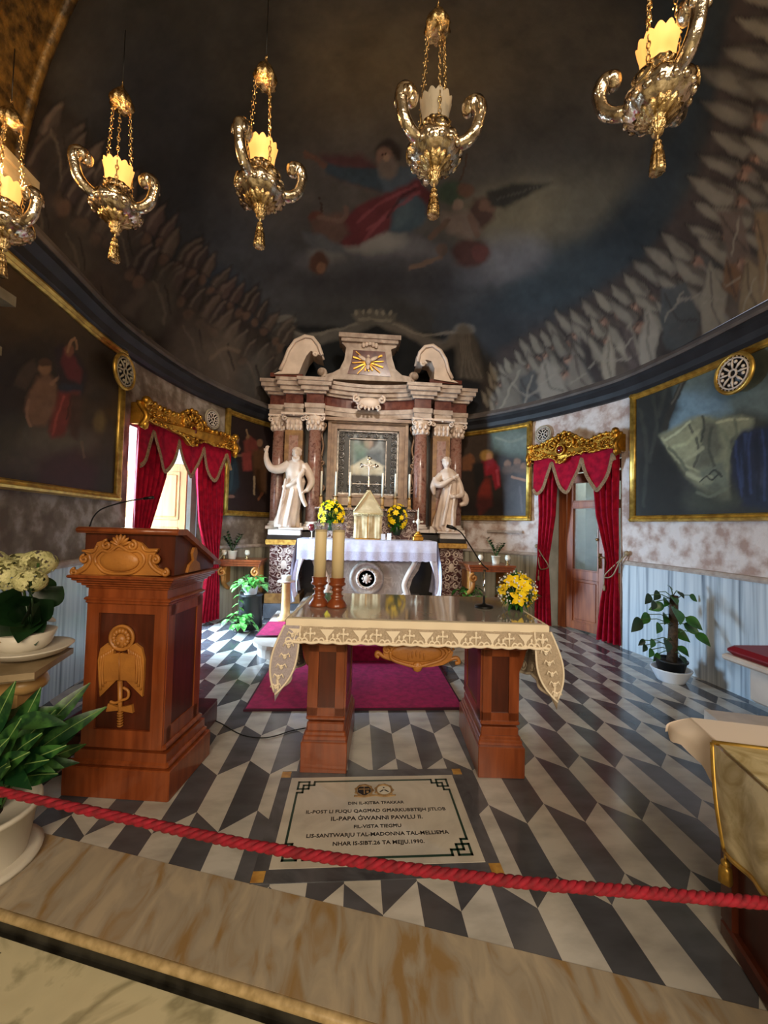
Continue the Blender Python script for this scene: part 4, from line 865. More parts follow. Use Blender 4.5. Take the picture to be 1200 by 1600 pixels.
for s_ in (-1,1): c.box((xm+s_*h*.6,YF+.005,(z0_+z1_)/2),(.014,.012,z1_-z0_-.3)); c.box((xm+s_*(h-.01),YF+.0,(z0_+z1_)/2),(.025,.03,z1_-z0_))
for z in (z0_+.17,z1_-.13): c.box((xm,YF+.005,z),(2*h*.6,.012,.014))
for z in (z0_+.01,z1_-.01): c.box((xm,YF+.0,z),(2*h,.03,.025))
part('filigree_frame',c,M['filig'],ic,True,label='pierced silver filigree border')
# ================= statues =================
def statue(name,lab,base,pts,arms,head,hrot,extra=(),flip=1,beard=True):
    """pts: robe sections (dx,dy,z,rx,ry); arms: list of joint lists with radii"""
    c=MB(); rings=[]
    for j,(dx,dy,z,rx,ry) in enumerate(pts):
        ring=[]
        for k in range(40):
            a=2*PI*k/40; fz=max(0,1-z/1.0); f=1+(.10*math.sin(a*9+z*6)+.06*math.sin(a*5-z*9+1))*(.25+fz)
            ring.append((dx+rx*f*math.cos(a),dy+ry*f*math.sin(a),z))
        rings.append(ring)
    c.loft(rings)
    for P_,R_ in arms: c.tube(crv(P_,4),np.interp(np.linspace(0,1,len(crv(P_,4))),np.linspace(0,1,len(R_)),R_),10)
    hx,hy,hz=head
    c.tube([(hx*.9,hy+.01,hz-.16),(hx,hy,hz-.05)],[.045,.04],10)
    c.ball((hx,hy,hz),(.062,.072,.085),16); c.ball((hx,hy+.02,hz+.02),(.07,.072,.078),14)
    c.ball((hx-.01*hrot,hy-.075,hz-.005),(.012,.02,.02),8); c.ball((hx,hy-.06,hz+.022),(.04,.015,.008),8); c.ball((hx,hy-.062,hz-.038),(.022,.014,.008),8)
    for s_ in (-1,1): c.ball((hx+s_*.064,hy,hz),(.012,.018,.025),6)
    if beard:
        for k in range(6): c.ball((hx+(k-2.5)*.018,hy-.055,hz-.08-.012*(2.5-abs(k-2.5))),(.02,.025,.035),8)
    rs=random.Random(3)
    for k in range(26):
        a=rs.uniform(0,2*PI); t=rs.uniform(.1,1.2); v=(math.sin(t)*math.cos(a),math.sin(t)*math.sin(a)*.9+.2,math.cos(t))
        c.ball((hx+.07*v[0],hy+.072*v[1],hz+.015+.075*v[2]),.02,6)
    for P_,R_ in extra: c.tube(crv(P_,5),np.interp(np.linspace(0,1,len(crv(P_,5))),np.linspace(0,1,len(R_)),R_),8)
    c=remesh(c,.0095,2); st=thing(name,lab,'statue',base)
    part('figure',c,M['statue'],st)
    c=MB(); c.box((0,0,.015),(.36,.3,.03),bev=.006); part('plinth',c,M['statue'],st)
    return st
b=at(457,828,6.02); zb=1.30
# hands: palm + separate fingers appended as small tubes
def hand(px_,py_,pz,d,up_,s=1):
    """fingers fanning from a palm at p in direction d"""
    d=Vector(d).normalized(); u=Vector(up_).normalized(); o=[]; p=Vector((px_,py_,pz))
    o.append(([p,p+d*.03*s,p+d*.06*s],[.02,.028,.022]))
    for k,L in enumerate((.05,.06,.062,.052)):
        q=p+d*.055*s+u*(k-1.5)*.013; o.append(([q,q+d*L*.5+u*(k-1.5)*.004,q+d*L*.9+d.cross(u)*.012+u*(k-1.5)*.007],[.0085,.008,.006]))
    q=p+d*.02-u*.022; o.append(([q,q+d*.02-u*.02,q+d*.045-u*.028],[.01,.009,.007])); return o
statue('statue','white marble bearded man statue raising his arm, left of the altar','%s'and (b.x,6.02,zb),
 [(-.09,0,.03,.17,.15),(-.10,0,.10,.18,.15),(-.07,0,.25,.16,.13),(-.03,0,.45,.15,.12),(.0,0,.6,.14,.12),(.02,0,.72,.15,.12),(.01,0,.80,.13,.10),(.01,0,.9,.14,.10),(.02,0,.98,.15,.09),(.02,.0,1.03,.11,.07),(.03,0,1.06,.05,.05)],
 [([(-.08,0,.98),(-.20,-.03,.90),(-.33,-.06,.90),(-.40,-.07,1.02),(-.41,-.07,1.13)],[.075,.07,.058,.045,.03]),([(.13,0,.98),(.21,-.0,.86),(.26,-.02,.72),(.22,-.1,.60),(.2,-.12,.58)],[.07,.065,.055,.04,.03])],
 (.03,-.02,1.14),1,extra=hand(-.41,-.07,1.13,(.15,-.1,1),(.9,-.2,-.1))+hand(.21,-.11,.6,(-.5,-.3,-.6),(.3,-.8,.3))+[([(.16,-.08,.9),(.10,-.13,.75),(.14,-.13,.5),(.2,-.08,.35)],[.03,.035,.04,.03]),([(-.15,-.1,.62),(.0,-.13,.68),(.15,-.1,.84)],[.03,.035,.03]),([(-.1,-.13,.75),(-.14,-.14,.45),(-.2,-.14,.08)],[.02,.025,.03]),([(.02,-.13,.6),(-.03,-.15,.3),(-.08,-.15,.04)],[.02,.025,.03])])
b=at(699,832,6.0)
statue('statue','white marble statue hugging a cloak to the chest, right of the altar',(b.x,6.02,zb),
 [(-.03,0,.03,.13,.13),(-.05,0,.10,.17,.14),(-.03,0,.25,.16,.13),(.0,0,.45,.14,.12),(.02,0,.6,.13,.11),(.03,0,.72,.13,.11),(.02,0,.82,.14,.11),(.0,0,.92,.14,.10),(-.01,.0,.97,.10,.07),(-.01,0,1.0,.05,.05)],
 [([(-.11,0,.9),(-.2,-.05,.78),(-.14,-.12,.73),(-.02,-.15,.80),(.03,-.15,.83)],[.06,.055,.05,.038,.028]),([(.10,0,.9),(.17,-.02,.74),(.19,-.08,.6),(.1,-.14,.56)],[.06,.06,.05,.03])],
 (-.03,-.02,1.08),-1,beard=False,extra=hand(.03,-.15,.83,(1,-.1,.5),(-.2,-.2,1))+hand(.1,-.14,.56,(-1,-.2,0),(0,-.2,1))+[([(.15,0,.7),(.25,-.03,.58),(.27,-.02,.48),(.18,-.02,.44)],[.05,.06,.05,.03]),([(-.2,-.04,.85),(-.24,-.04,.7),(-.22,-.04,.58)],[.045,.05,.02]),([(.02,-.12,.75),(-.04,-.15,.45),(-.1,-.14,.12)],[.02,.028,.03]),([(.08,-.12,.6),(.05,-.14,.35),(.06,-.13,.08)],[.02,.028,.03]),([(-.02,-.1,.06),(-.02,-.16,.03)],[.03,.025]),([(.05,-.08,.06),(.07,-.15,.03)],[.03,.025])])
# ================= things on the high altar =================
tb=thing('tabernacle','gabled tabernacle covered by ivory damask veil','tabernacle',(cx,5.72,1.19))
p=at(573,767,5.72); zt_=p.z; hw_=.205; zs=at(573,800,5.72).z
c=MB(); c.box((cx,5.78,(1.19+zs)/2),(.36,.3,zs-1.19)); c.prism([(cx-.18,zs),(cx+.18,zs),(cx,zt_-.03)],5.64,5.92); part('tabernacle_body',c,M['gold'],tb,True)
for s_ in (-1,1):
    c=MB(); c.grid(30,16,lambda u,v:(cx+s_*(.006+(hw_-.006)*u*(1-.04*math.sin(v*3))),5.60-.010*math.sin(u*9+v*1.5)*(.2+v)-.004*math.sin(u*23+1)*v-.01*v,zs+.01-(zs-1.2)*v))
    part('veil_curtain',c,M['cream'],tb,True)
c=MB(); c.prism([(cx-hw_-.01,zs-.03),(cx+hw_+.01,zs-.03),(cx+hw_+.0,zs+.02),(cx+.02,zt_),(cx-.02,zt_),(cx-hw_,zs+.02)],5.575,5.94); part('veil_roof',c,M['cream'],tb,True)
c=MB(); c.tube([(cx-hw_,5.565,zs),(cx,5.565,zt_-.01),(cx+hw_,5.565,zs)],.008,6); c.tube([(cx-hw_,5.565,zs-.03),(cx+hw_,5.565,zs-.03)],.009,6)
for k in range(22): c.tube([(cx-hw_+k*.0195,5.56,zs-.03),(cx-hw_+k*.0195,5.56,zs-.06)],.005,4)
part('veil_braid',c,M['veil'],tb,True,label='gold braid')
p0=at(573,765,5.75); cr=thing('crucifix','silver crucifix standing on the gabled tabernacle','crucifix',(cx,5.75,zt_-.005)); c=MB()
zt2=at(573,716,5.75).z; zc=zt2-.11
c.lathe([(.03,0),(.035,.015),(.015,.03),(.012,.07)],(cx,5.75,zt_-.005),16); c.box((cx,5.75,(zt_+.05+zt2)/2),(.016,.012,zt2-zt_-.05)); c.box((cx,5.75,zc),(.2,.012,.016))
for x,z in ((-.105,zc),(.105,zc),(0,zt2)): c.lathe([(0,-.008),(.03,-.006),(.03,.006),(0,.008)],n=14,lobes=3,la=.3,M=Matrix.Translation((cx+x,5.75,z))@Matrix.Rotation(PI/2,4,'X'))
c.torus((cx,5.75,zc),.05,.004,'y',20,5); part('cross',c,M['silver'],cr,True)
c=MB(); c.tube([(cx-.085,5.738,zc+.015),(cx,5.735,zc-.01),(cx+.085,5.738,zc+.015)],.008,6); c.tube([(cx,5.735,zc-.005),(cx+.003,5.733,zc-.06),(cx,5.738,zc-.16)],[.015,.013,.007],8); c.ball((cx,5.73,zc+.02),(.013,.013,.016),8); part('corpus',c,M['statue'],cr,True)
cs=None
cand=((502,778,738),(525,775,740),(547,770,742),(598,772,743),(618,775,745),(640,782,745)); names=['outermost of the three on the left','middle of the three on the left','beside the icon, nearest left of the crucifix','beside the icon, nearest right of the crucifix','middle of the three on the right','outermost of the three on the right']
for i,(px_,pb,pt) in enumerate(cand):
    x=at(px_,760,6.08).x; y=6.08; zb_=1.648
    if cs is None:
        cs=thing('candlestick','x','candlestick',(x,y,zb_),0,'candlesticks on the altar shelf')
        c=MB(); c.lathe([(.045,0),(.045,.012),(.03,.022),(.022,.05)],n=16); part('foot',c,M['tan'],cs)
        c=MB(); c.lathe([(.022,.05),(.028,.07),(.026,.14),(.024,.165)],n=16); part('socket',c,M['tan'],cs)
        c=MB(); c.lathe([(.02,.165),(.045,.17),(.047,.178),(.02,.176)],n=16); part('pan',c,M['brass'],cs); o=cs
        c=MB(); c.lathe([(.017,0),(.017,.37),(.012,.375),(0,.376)],n=14); cd=solo('altar_candle',c,M['waxw'],'x','candle','white candles on the altar shelf'); cd.location=(x,y,zb_+.178); cc_=cd
    else:
        o=dup(cs,(x,y,zb_)); cc_=dup(cd,(x,y,zb_+.178))
    o['label']='brass topped beige candlestick, '+names[i]; cc_['label']='tall white candle, '+names[i]
# flowers
def lily(mb,c,d,r,n=6,mi=0,open_=.6):
    d=Vector(d).normalized(); u=d.orthogonal().normalized(); w=d.cross(u); c=Vector(c)
    for k in range(n):
        a=2*PI*k/n+random.uniform(-.1,.1); rd=u*math.cos(a)+w*math.sin(a); tn=-u*math.sin(a)+w*math.cos(a); V=[];Fc=[]
        for j in range(6):
            t=j/5; wd=r*.30*math.sin(PI*min(1,.12+t*.86))**.8+.0005; p=c+rd*r*t*open_*1.3+d*r*(.55*t-.55*t*t*open_*1.3)
            V+=[tuple(p-tn*wd),tuple(p+d*-.06*r+rd*.0),tuple(p+tn*wd)]
        for j in range(5):
            for q in (0,1): Fc.append((j*3+q,j*3+q+1,j*3+q+4,j*3+q+3))
        mb.add(V,Fc,mi,True)
def leafm(mb,c,d,L,wd,mi=0,up=(0,0,1),droop=.3,n=6,fold=.25):
    d=Vector(d).normalized(); up=Vector(up); s=d.cross(up)
    if s.length<.1: s=d.orthogonal()
    s.normalize(); nrm=s.cross(d).normalized(); V=[];Fc=[]; c=Vector(c)
    for j in range(n+1):
        t=j/n; w=wd*.5*math.sin(PI*min(1,t**.75*.97+.02))+.0004; p=c+d*L*t+nrm*0-Vector((0,0,1))*droop*L*t*t
        V+=[tuple(p-s*w+nrm*w*fold),tuple(p),tuple(p+s*w+nrm*w*fold)]
    for j in range(n):
        for q in (0,1): Fc.append((j*3+q,j*3+q+1,j*3+q+4,j*3+q+3))
    mb.add(V,Fc,mi,True)
def bouquet(name,lab,c,rx,rz,nf,nl,fr_,seed,gyp=0,group=None,ry=None,potm=None):
    random.seed(seed); ry=ry or rx*.7; o=thing(name,lab,'flowers',(c[0],c[1],c[2]-rz),0,group)
    f=MB(); f.lathe([(rx*.3,-rz),(rx*.35,-rz*.7),(rx*.25,-rz*.4)],(c[0],c[1],c[2]),14); part('vase',f,potm or M['leafd'],o,True)
    f=MB()
    for i in range(nl):
        a=random.uniform(0,2*PI); t=random.uniform(-.9,1); d=Vector((math.cos(a)*math.sqrt(1-t*t),math.sin(a)*math.sqrt(1-t*t),t)); p=Vector(c)+Vector((d.x*rx,d.y*ry,d.z*rz))*random.uniform(.3,.8)
        leafm(f,p,d+Vector((0,0,.2)),rx*random.uniform(.35,.6),rx*random.uniform(.12,.22),0)
        if i%3==0: f.tube([(c[0],c[1],c[2]-rz*.5),tuple(p)],.003,4)
    part('foliage',f,M['leaf'],o,True)
    for i in range(nf):
        g=(i+.5)/nf; t=1-1.75*g; a=i*2.39996; d=Vector((math.cos(a)*math.sqrt(max(0,1-t*t)),-abs(math.sin(a)*math.sqrt(max(0,1-t*t)))-.15,t)).normalized()
        if i%4==3: d.y=abs(d.y)
        p=Vector(c)+Vector((d.x*rx*.85,d.y*ry*.9,d.z*rz*.85)); q=MB(); lily(q,p,d+Vector((0,-.2,.1)),fr_*random.uniform(.8,1.15),6,0,random.uniform(.55,.9)); q.ball(tuple(p+d*fr_*.15),fr_*.12,6,0)
        part('lily' if gyp else 'flower',q,M['yel'],o,True)
    if gyp:
        q=MB()
        for i in range(gyp):
            a=random.uniform(0,2*PI); t=random.uniform(-.6,1); d=Vector((math.cos(a)*math.sqrt(1-t*t),math.sin(a)*math.sqrt(1-t*t),t)); p=Vector(c)+Vector((d.x*rx,d.y*ry,d.z*rz))*random.uniform(.85,1.12)
            q.ball(tuple(p),random.uniform(.004,.0075),6)
        part('gypsophila',q,M['gyp'],o,True,kind='stuff')
    return o
p=at(518,803,5.85); bouquet('flower_bouquet','round yellow flower bouquet left of the tabernacle',(p.x,5.88,p.z),.22,.24,26,150,.055,1)
p=at(621,810,5.85); bouquet('flower_bouquet','taller yellow flower bouquet right of the tabernacle',(p.x,5.88,p.z),.17,.25,20,130,.05,2)
# vigil lamp, cards, reliquary
p=at(487,838,5.6); o=thing('vigil_lamp','small red glass lamp on white stem at left end of high altar','lamp',(p.x,5.6,1.191)); 
c=MB(); c.lathe([(.03,0),(.03,.008),(.008,.015),(.007,.09),(.02,.10)],n=14); part('stem',c,M['waxw'],o); c=MB(); c.lathe([(.02,.10),(.045,.13),(.05,.16),(.04,.19),(.025,.2)],n=16); part('red_glass',c,M['red'],o,label='dark red glass cup')
for i,(px_,py_,r_) in enumerate(((599,838,.1),(608,834,-.1))):
    p=at(px_,py_,5.5+.05*i); c=MB(); c.box((0,0,.045),(.06,.004,.085+.02*i)); Mx=Matrix.Translation((p.x,5.5+.05*i,1.192))@Matrix.Rotation(r_,4,'Z')@Matrix.Rotation(-.15,4,'X'); c.v=[tuple(Mx@Vector(v)) for v in c.v]
    solo('card',c,M['paper'],('small white card standing lower beside the tabernacle','taller white card behind the smaller one')[i],'card')
p=at(653,843,5.6); o=thing('altar_cross','gilt stepped base with small white crucifix at right of high altar','cross',(p.x,5.62,1.191))
c=MB(); c.box((0,0,.03),(.15,.12,.06),bev=.01); c.box((0,0,.075),(.11,.09,.03),bev=.008); c.lathe([(.05,.09),(.03,.11),(.035,.125),(.015,.135)],n=14); part('gilt_base',c,M['gold'],o,label='gilt base')
c=MB(); c.box((0,0,.28),(.018,.014,.32)); c.box((0,0,.27),(.12,.014,.02)); c.ball((0,-.01,.27),(.03,.02,.045),10); c.ball((-.06,0,.27),.018,8); c.ball((.06,0,.27),.018,8); c.tube([(0,0,.40),(0,0,.47)],[.01,.004],8)
part('white_cross',c,M['waxw'],o)
# ================= wall paintings =================
def wallpainting(name,lab,s0,s1,z0,z1,code,fw,base,gain=1.5,nu=200,nv=150,wa=5,tilt=0):
    sm=(s0+s1)/2; b=wp(sm,0,z0); o=thing(name,lab,'painting',b)
    c=MB(); c.grid(nu,nv,lambda u,v:tuple(wp(s0+(s1-s0)*u,.045+tilt*v,z0+(z1-z0)*v))); px,py=prj(np.array(c.v)); P=Paint(px,py,base,wa); exec(code,{'P':P,'random':random})
    c.col=P.c*gain; part('canvas',c,M['canvas'],o,True)
    c=MB(); pr_=[(.02,0),(.06,0),(.075,.2),(.065,.35),(.085,.6),(.08,.85),(.05,1),(.02,1)]
    def side_h(z,sg,t0):
        sweep(c,[(o_+t0,z+sg*(k-.5)*fw) for o_,k in pr_],s0-fw/2,s1+fw/2)
    side_h(z0,-1,0); side_h(z1,1,tilt)
    for s_,sg in ((s0,-1),(s1,1)):
        R=[[tuple(wp(s_+sg*(k-.5)*fw,o_+tilt*v,z0-fw/2+(z1-z0+fw)*v)) for o_,k in pr_] for v in (0,1)]; c.loft(R)
    part('gilt_frame',c,M['goldframe'],o,True,label='gilt moulded frame')
PL=r'''
P.blob(60,470,90,90,'#3a2e1d',1,0,1.2); P.blob(100,640,110,90,'#2b2219',1,0,1); P.blob(20,620,60,80,'#1a1513',.9,0,1)
P.blob(60,590,45,70,'#1c1713',.8,.3,1); P.blob(35,690,60,40,'#2f2d22',.8,0,1); P.blob(90,690,60,24,'#4a4337',.8,0,1); P.blob(60,720,60,20,'#3d362e',.7,0,1)
P.poly([(5,610),(20,575),(45,560),(58,575),(60,600),(50,620),(30,600)],'#171210',1,3)
P.poly([(22,600),(35,572),(52,562),(60,580),(40,610)],'#3a2e24',.8,3); P.poly([(42,620),(58,590),(75,582),(90,600),(88,640),(70,665),(50,665),(40,645)],'#5d4331',1,4); P.blob(70,575,10,12,'#6d5038',1,0,.6); P.blob(70,566,11,6,'#3a281a',1); P.line([(80,600),(92,590),(95,580)],6,'#6f5340',1); P.line([(45,625),(42,650),(48,665)],5,'#6a4e3c',1)
P.poly([(85,545),(98,537),(112,545),(130,565),(138,590),(130,615),(110,615),(92,600),(88,575)],'#1d1519',1,3); P.poly([(100,545),(118,560),(128,580),(125,600),(105,590),(95,565)],'#4b1b1f',1,3)
P.blob(108,548,8,9,'#5c3a2a',1,0,.6); P.line([(105,550),(110,535),(116,528)],4,'#74573f',1); P.line([(120,545),(118,532)],4,'#6a4f3a',1)
P.poly([(90,600),(130,600),(128,620),(95,625)],'#1b222b',1,3); P.poly([(92,612),(125,612),(118,640),(100,680),(82,685),(74,675),(85,640)],'#5a211c',1,4); P.line([(100,620),(90,650),(82,678)],4,'#7b352b',.8,1); P.line([(112,620),(104,655)],3,'#35100f',.9,1)
P.poly([(110,615),(128,618),(122,690),(108,680)],'#322119',1,4); P.blob(155,640,22,30,'#1a1613',.9,0,.8); P.blob(155,660,10,16,'#57492a',.8,0,1)
P.poly([(60,720),(120,700),(150,740),(140,785),(60,780)],'#2c191c',.9,8); P.line([(128,690),(132,715)],4,'#574838',.8); P.mottle(10,.25)
'''
wallpainting('wall_painting','large dark painting of winged angel and red robed woman on left wall',.9,2.79,1.60,3.0,PL,.07,'#241c16',1.6)
PR=r'''
P.poly([(1040,600),(1200,530),(1230,530),(1230,660),(1160,640),(1060,700),(1050,670)],'#4d5754',1,10); P.poly([(1040,620),(1120,600),(1140,640),(1070,670),(1040,690)],'#5f7480',.9,10)
P.blob(1150,590,60,26,'#4b5450',.9,-.3,1); P.blob(1190,570,40,30,'#373c38',.9,0,1)
P.poly([(985,600),(1050,580),(1060,640),(1035,680),(1030,820),(985,820)],'#1f211f',1,8); P.line([(1070,590),(1052,630),(1038,670)],9,'#26241f',1); P.line([(1068,592),(1050,632)],3,'#4a463d',.8)
P.poly([(1030,680),(1075,655),(1098,648),(1120,655),(1160,648),(1178,655),(1175,670),(1140,690),(1140,780),(1120,790),(1070,750),(1055,720)],'#6a6a54',1,4)
P.poly([(1098,655),(1120,660),(1130,700),(1110,730),(1085,735),(1095,690)],'#4c4c3e',1,5); P.poly([(1040,690),(1080,665),(1095,690),(1080,725),(1055,715)],'#7a7a60',.9,5); P.line([(1075,660),(1092,700),(1085,730)],4,'#3e3e33',.9); P.line([(1035,685),(1060,720),(1110,745)],4,'#8a8a6c',.7,1)
P.poly([(1090,735),(1130,720),(1140,760),(1105,765)],'#55584a',1,4); P.line([(1100,755),(1115,735),(1128,745)],3,'#24261f',.9)
P.poly([(1030,700),(1060,730),(1100,770),(1150,790),(1230,780),(1230,820),(1000,820),(1010,720)],'#23231f',1,7); P.poly([(990,720),(1030,690),(1065,740),(1070,815),(1000,815)],'#181814',1,7)
P.poly([(1145,690),(1160,672),(1230,660),(1230,800),(1160,790),(1143,740)],'#161b2c',1,5); P.line([(1165,680),(1160,720),(1158,760)],7,'#25304a',.8,1); P.line([(1180,690),(1185,760)],6,'#0f1320',.8,1); P.blob(1190,745,8,14,'#2c3042',.7,0,1)
P.blob(1110,780,40,20,'#34372b',.7,0,1)
for q,w,c,a in (([(1040,688),(1062,672),(1078,658)],4,'#9a9a7c',.8),([(1050,700),(1075,690),(1092,672)],6,'#8b8b6d',.8),([(1062,722),(1082,712),(1098,700)],5,'#84846a',.8),([(1046,700),(1058,712),(1078,742)],5,'#45473a',.8),([(1075,740),(1092,748),(1112,746)],6,'#8d8d72',.7),([(1120,660),(1140,655),(1168,655)],4,'#8c8a6c',.8),([(1128,672),(1140,700),(1134,730)],7,'#5e604c',.8),([(1112,668),(1108,700),(1116,728)],5,'#32342b',.8),([(1098,650),(1100,670),(1096,690)],4,'#2c2e27',.9),([(1090,770),(1110,776),(1132,765)],5,'#5a5d4c',.7),([(1148,655),(1150,680),(1143,700)],5,'#4a4c3c',.8)): P.line(q,w,c,a,1)
P.blob(1105,750,10,7,'#6a6c58',.9); P.blob(1118,762,9,6,'#4a4d40',.9); P.line([(1094,752),(1104,744),(1112,750),(1122,742)],2.5,'#1d1f1a',.9)
for q in ([(1150,690),(1152,730),(1160,775)],[(1172,676),(1170,720),(1174,770)],[(1190,672),(1196,720),(1194,780)],[(1208,680),(1206,740)]): P.line(q,4,'#2b3556',.6,1)
for q in ([(1160,684),(1163,730),(1168,775)],[(1182,680),(1186,730),(1184,780)]): P.line(q,5,'#0c0f1b',.7,1)
for q in ([(1000,640),(1010,700),(1005,790)],[(1020,620),(1026,660),(1015,720)],[(1040,600),(1030,650)]): P.line(q,6,'#30312b',.7,1)
P.mottle(12,.25); P.mottle(4,.15)
'''
wallpainting('wall_painting','large landscape painting with pale rock and blue sky on right wall',12.0,14.3,1.55,2.99,PR,.07,'#2a2a22',1.35)
PSL=r'''
P.blob(385,710,40,70,'#1c1311',1,0,1); P.poly([(345,770),(420,775),(420,810),(345,810)],'#211716',.9,5)
P.poly([(356,690),(364,686),(372,692),(374,705),(365,714),(354,708)],'#4f3d31',1,1.5); P.blob(370,687,4,5,'#6c4f3c',1,0,.6); P.line([(360,708),(372,712),(382,710)],4,'#5d4133',1); P.blob(372,702,4,5,'#634a38',1)
P.poly([(352,712),(368,714),(372,730),(374,760),(366,772),(350,770),(350,740)],'#1a242b',1,2); P.line([(362,718),(363,740),(360,765)],4,'#26363c',.8); P.blob(361,776,6,2.5,'#5f463d',1)
P.blob(388,685,4,6,'#523a29',1); P.line([(385,672),(388,684)],3,'#5b4632',1); P.poly([(380,690),(392,682),(402,690),(404,705),(392,712),(382,706)],'#4c231d',1,2); P.poly([(378,708),(392,706),(394,735),(380,736)],'#5c2622',1,2)
P.blob(406,692,5,6,'#5a4130',1,0,.6); P.poly([(394,704),(412,700),(418,720),(416,770),(406,772),(398,745),(395,725)],'#3a2515',1,3); P.line([(397,745),(397,772)],3.5,'#6b5a45',1); P.line([(410,770),(404,780)],4,'#553524',1); P.blob(417,695,5,20,'#1b1110',.8)
P.mottle(5,.25)
'''
wallpainting('wall_painting','narrow dark painting of a praying woman and bystanders left of altarpiece',4.74,5.95,1.52,2.99,PSL,.08,'#1b1312',1.6,150,150,2)
PSR=r'''
P.poly([(760,670),(840,660),(840,720),(800,712),(770,705)],'#3d463f',1,6); P.blob(805,690,26,14,'#4d5550',.9,0,1); P.line([(775,684),(800,690),(830,678)],4,'#5e6258',.7,1)
P.poly([(715,670),(765,668),(770,720),(735,735),(715,730)],'#2b211a',1,4)
P.blob(736,717,6,7,'#4b3020',1); P.poly([(722,715),(735,724),(748,722),(752,760),(746,800),(722,800),(718,740)],'#201712',1,3); P.poly([(722,715),(734,708),(742,722),(736,735),(722,735)],'#53321e',1,2)
P.blob(760,712,10,9,'#74562a',1,0,.6); P.blob(764,714,5,6,'#8a6245',1,0,.6); P.poly([(752,722),(770,716),(780,730),(782,760),(774,765),(768,742),(756,745)],'#6a1620',1,2); P.line([(776,735),(779,757)],4,'#84303a',.8)
P.poly([(752,745),(766,748),(770,790),(750,805),(744,790)],'#581d16',1,3); P.poly([(738,725),(756,722),(758,748),(744,770)],'#14110f',1,3)
for (x,y) in ((793,725),(808,722),(818,730)): P.blob(x,y,5.5,6.5,'#5b4334',1,0,.6); P.blob(x,y+10,9,8,'#40322a',.9)
P.poly([(785,740),(830,742),(830,810),(790,808)],'#2b2626',1,4); P.line([(800,745),(826,752)],4,'#6a4c3a',1); P.line([(812,760),(816,800)],3,'#3e3638',.8); P.blob(760,790,40,14,'#15100f',.7,0,1)
P.mottle(5,.25)
'''
wallpainting('wall_painting','painting of embracing haloed figures under grey sky right of altarpiece',9.0,10.46,1.56,2.99,PSR,.08,'#1f1a17',1.6,150,150,2)
def roundel(name,lab,s,z,r,gold,off):
    c=MB(); Mt=wp(s,off,z); n=(wp(s,off+.1,z)-Mt).normalized(); t=Vector((0,0,1)).cross(n)
    Mx=Matrix((( *t,0),(0,0,1,0),(*n,0),(0,0,0,1))).transposed(); Mx.translation=Mt
    c.lathe([(0,0),(r*.98,0),(r*.98,.02),(0,.021)],n=40,M=Mx,mi=0)
    c.torus((0,0,.02),r,r*.11,'z',40,8,1,Mx); c.torus((0,0,.025),r*.80,r*.05,'z',36,6,2,Mx); c.torus((0,0,.028),r*.2,r*.06,'z',20,6,2,Mx)
    for k in range(8):
        a=k*PI/4
        c.tube([(r*.2*math.cos(a),r*.2*math.sin(a),.028),(r*.5*math.cos(a),r*.5*math.sin(a),.035),(r*.78*math.cos(a),r*.78*math.sin(a),.028)],[r*.03,r*.07,r*.03],6,2,M=Mx)
        if k%2==0:
            for s_ in (-1,1): c.ball((r*.6*math.cos(a+s_*.3),r*.6*math.sin(a+s_*.3),.03),(r*.1,r*.1,.012),8,2,Mx)
    for k in range(24): c.ball((r*.88*math.cos(k*PI/12),r*.88*math.sin(k*PI/12),.025),r*.035,5,2,Mx)
    solo(name,c,[M['iron'],M['goldframe'] if gold else M['stone'],M['white'] if gold!=2 else M['stone']],lab,'roundel')
roundel('wall_roundel','gold framed round medallion overlapping the large left painting',2.66,2.78,.155,2,.13)
roundel('wall_roundel','dark round medallion above the left gilded pelmet',4.44,2.80,.13,0,.02)
roundel('wall_roundel','white and black round medallion above the right gilded pelmet',10.68,2.80,.12,0,.02)
roundel('wall_roundel','gold framed white medallion overlapping the large right painting',13.26,2.80,.165,1,.13)
# ================= curtains, valances, pelmets =================
def valance(lab,s0,s1,zt,apex,per,tipz,apz):
    c=MB(); n=140
    def zb(s):
        f=((s-apex)/per)%1; f=abs(f-.5)*2  # 1 at apex, 0 at tip
        return tipz+(apz-tipz)*(f**1.6 if f<.9 else .845+.155*math.sin((f-.9)/.1*PI/2))
    def g(o): return lambda u,v: tuple(wp(s0+(s1-s0)*u,o+.012*math.sin(u*40)*v,zt+(zb(s0+(s1-s0)*u)-zt)*v))
    c.grid(n,14,g(.15)); o=thing('valance',lab,'valance',wp((s0+s1)/2,.1,tipz)); part('cloth',c,M['velvet'],o,True)
    f=MB(); P_=[wp(s0+(s1-s0)*i/n,.156+.012*math.sin(i/n*40),zb(s0+(s1-s0)*i/n)+.012) for i in range(n+1)]
    R=[]
    for p in P_: R.append([(p.x,p.y,p.z+.022),tuple(p+Vector((0,0,0))) ,(p.x,p.y,p.z-.026)])
    V=[];Fc=[]
    for i,p in enumerate(P_):
        q=P_[min(i+1,n)]-P_[max(i-1,0)]; q.normalize(); ins=wp(s0+(s1-s0)*i/n,.17,p.z)-wp(s0+(s1-s0)*i/n,.15,p.z); nn=q.cross(ins).normalized()
        if nn.z<0: nn=-nn
        V+=[tuple(p+nn*.022),tuple(p+ins.normalized()*.012),tuple(p-nn*.026)]
    for i in range(n):
        for j in (0,1): Fc.append((i*3+j,i*3+j+1,(i+1)*3+j+1,(i+1)*3+j))
    f.add(V,Fc,0,True); part('fringe',f,M['fringe'],o,True,label='tan fringe')
valance('crimson velvet valance with three points over the left doorway',2.96,4.70,2.50,3.20,.47,1.93,2.33)
valance('crimson velvet valance with three points over the right doorway',10.60,11.84,2.50,10.90,.455,1.90,2.33)
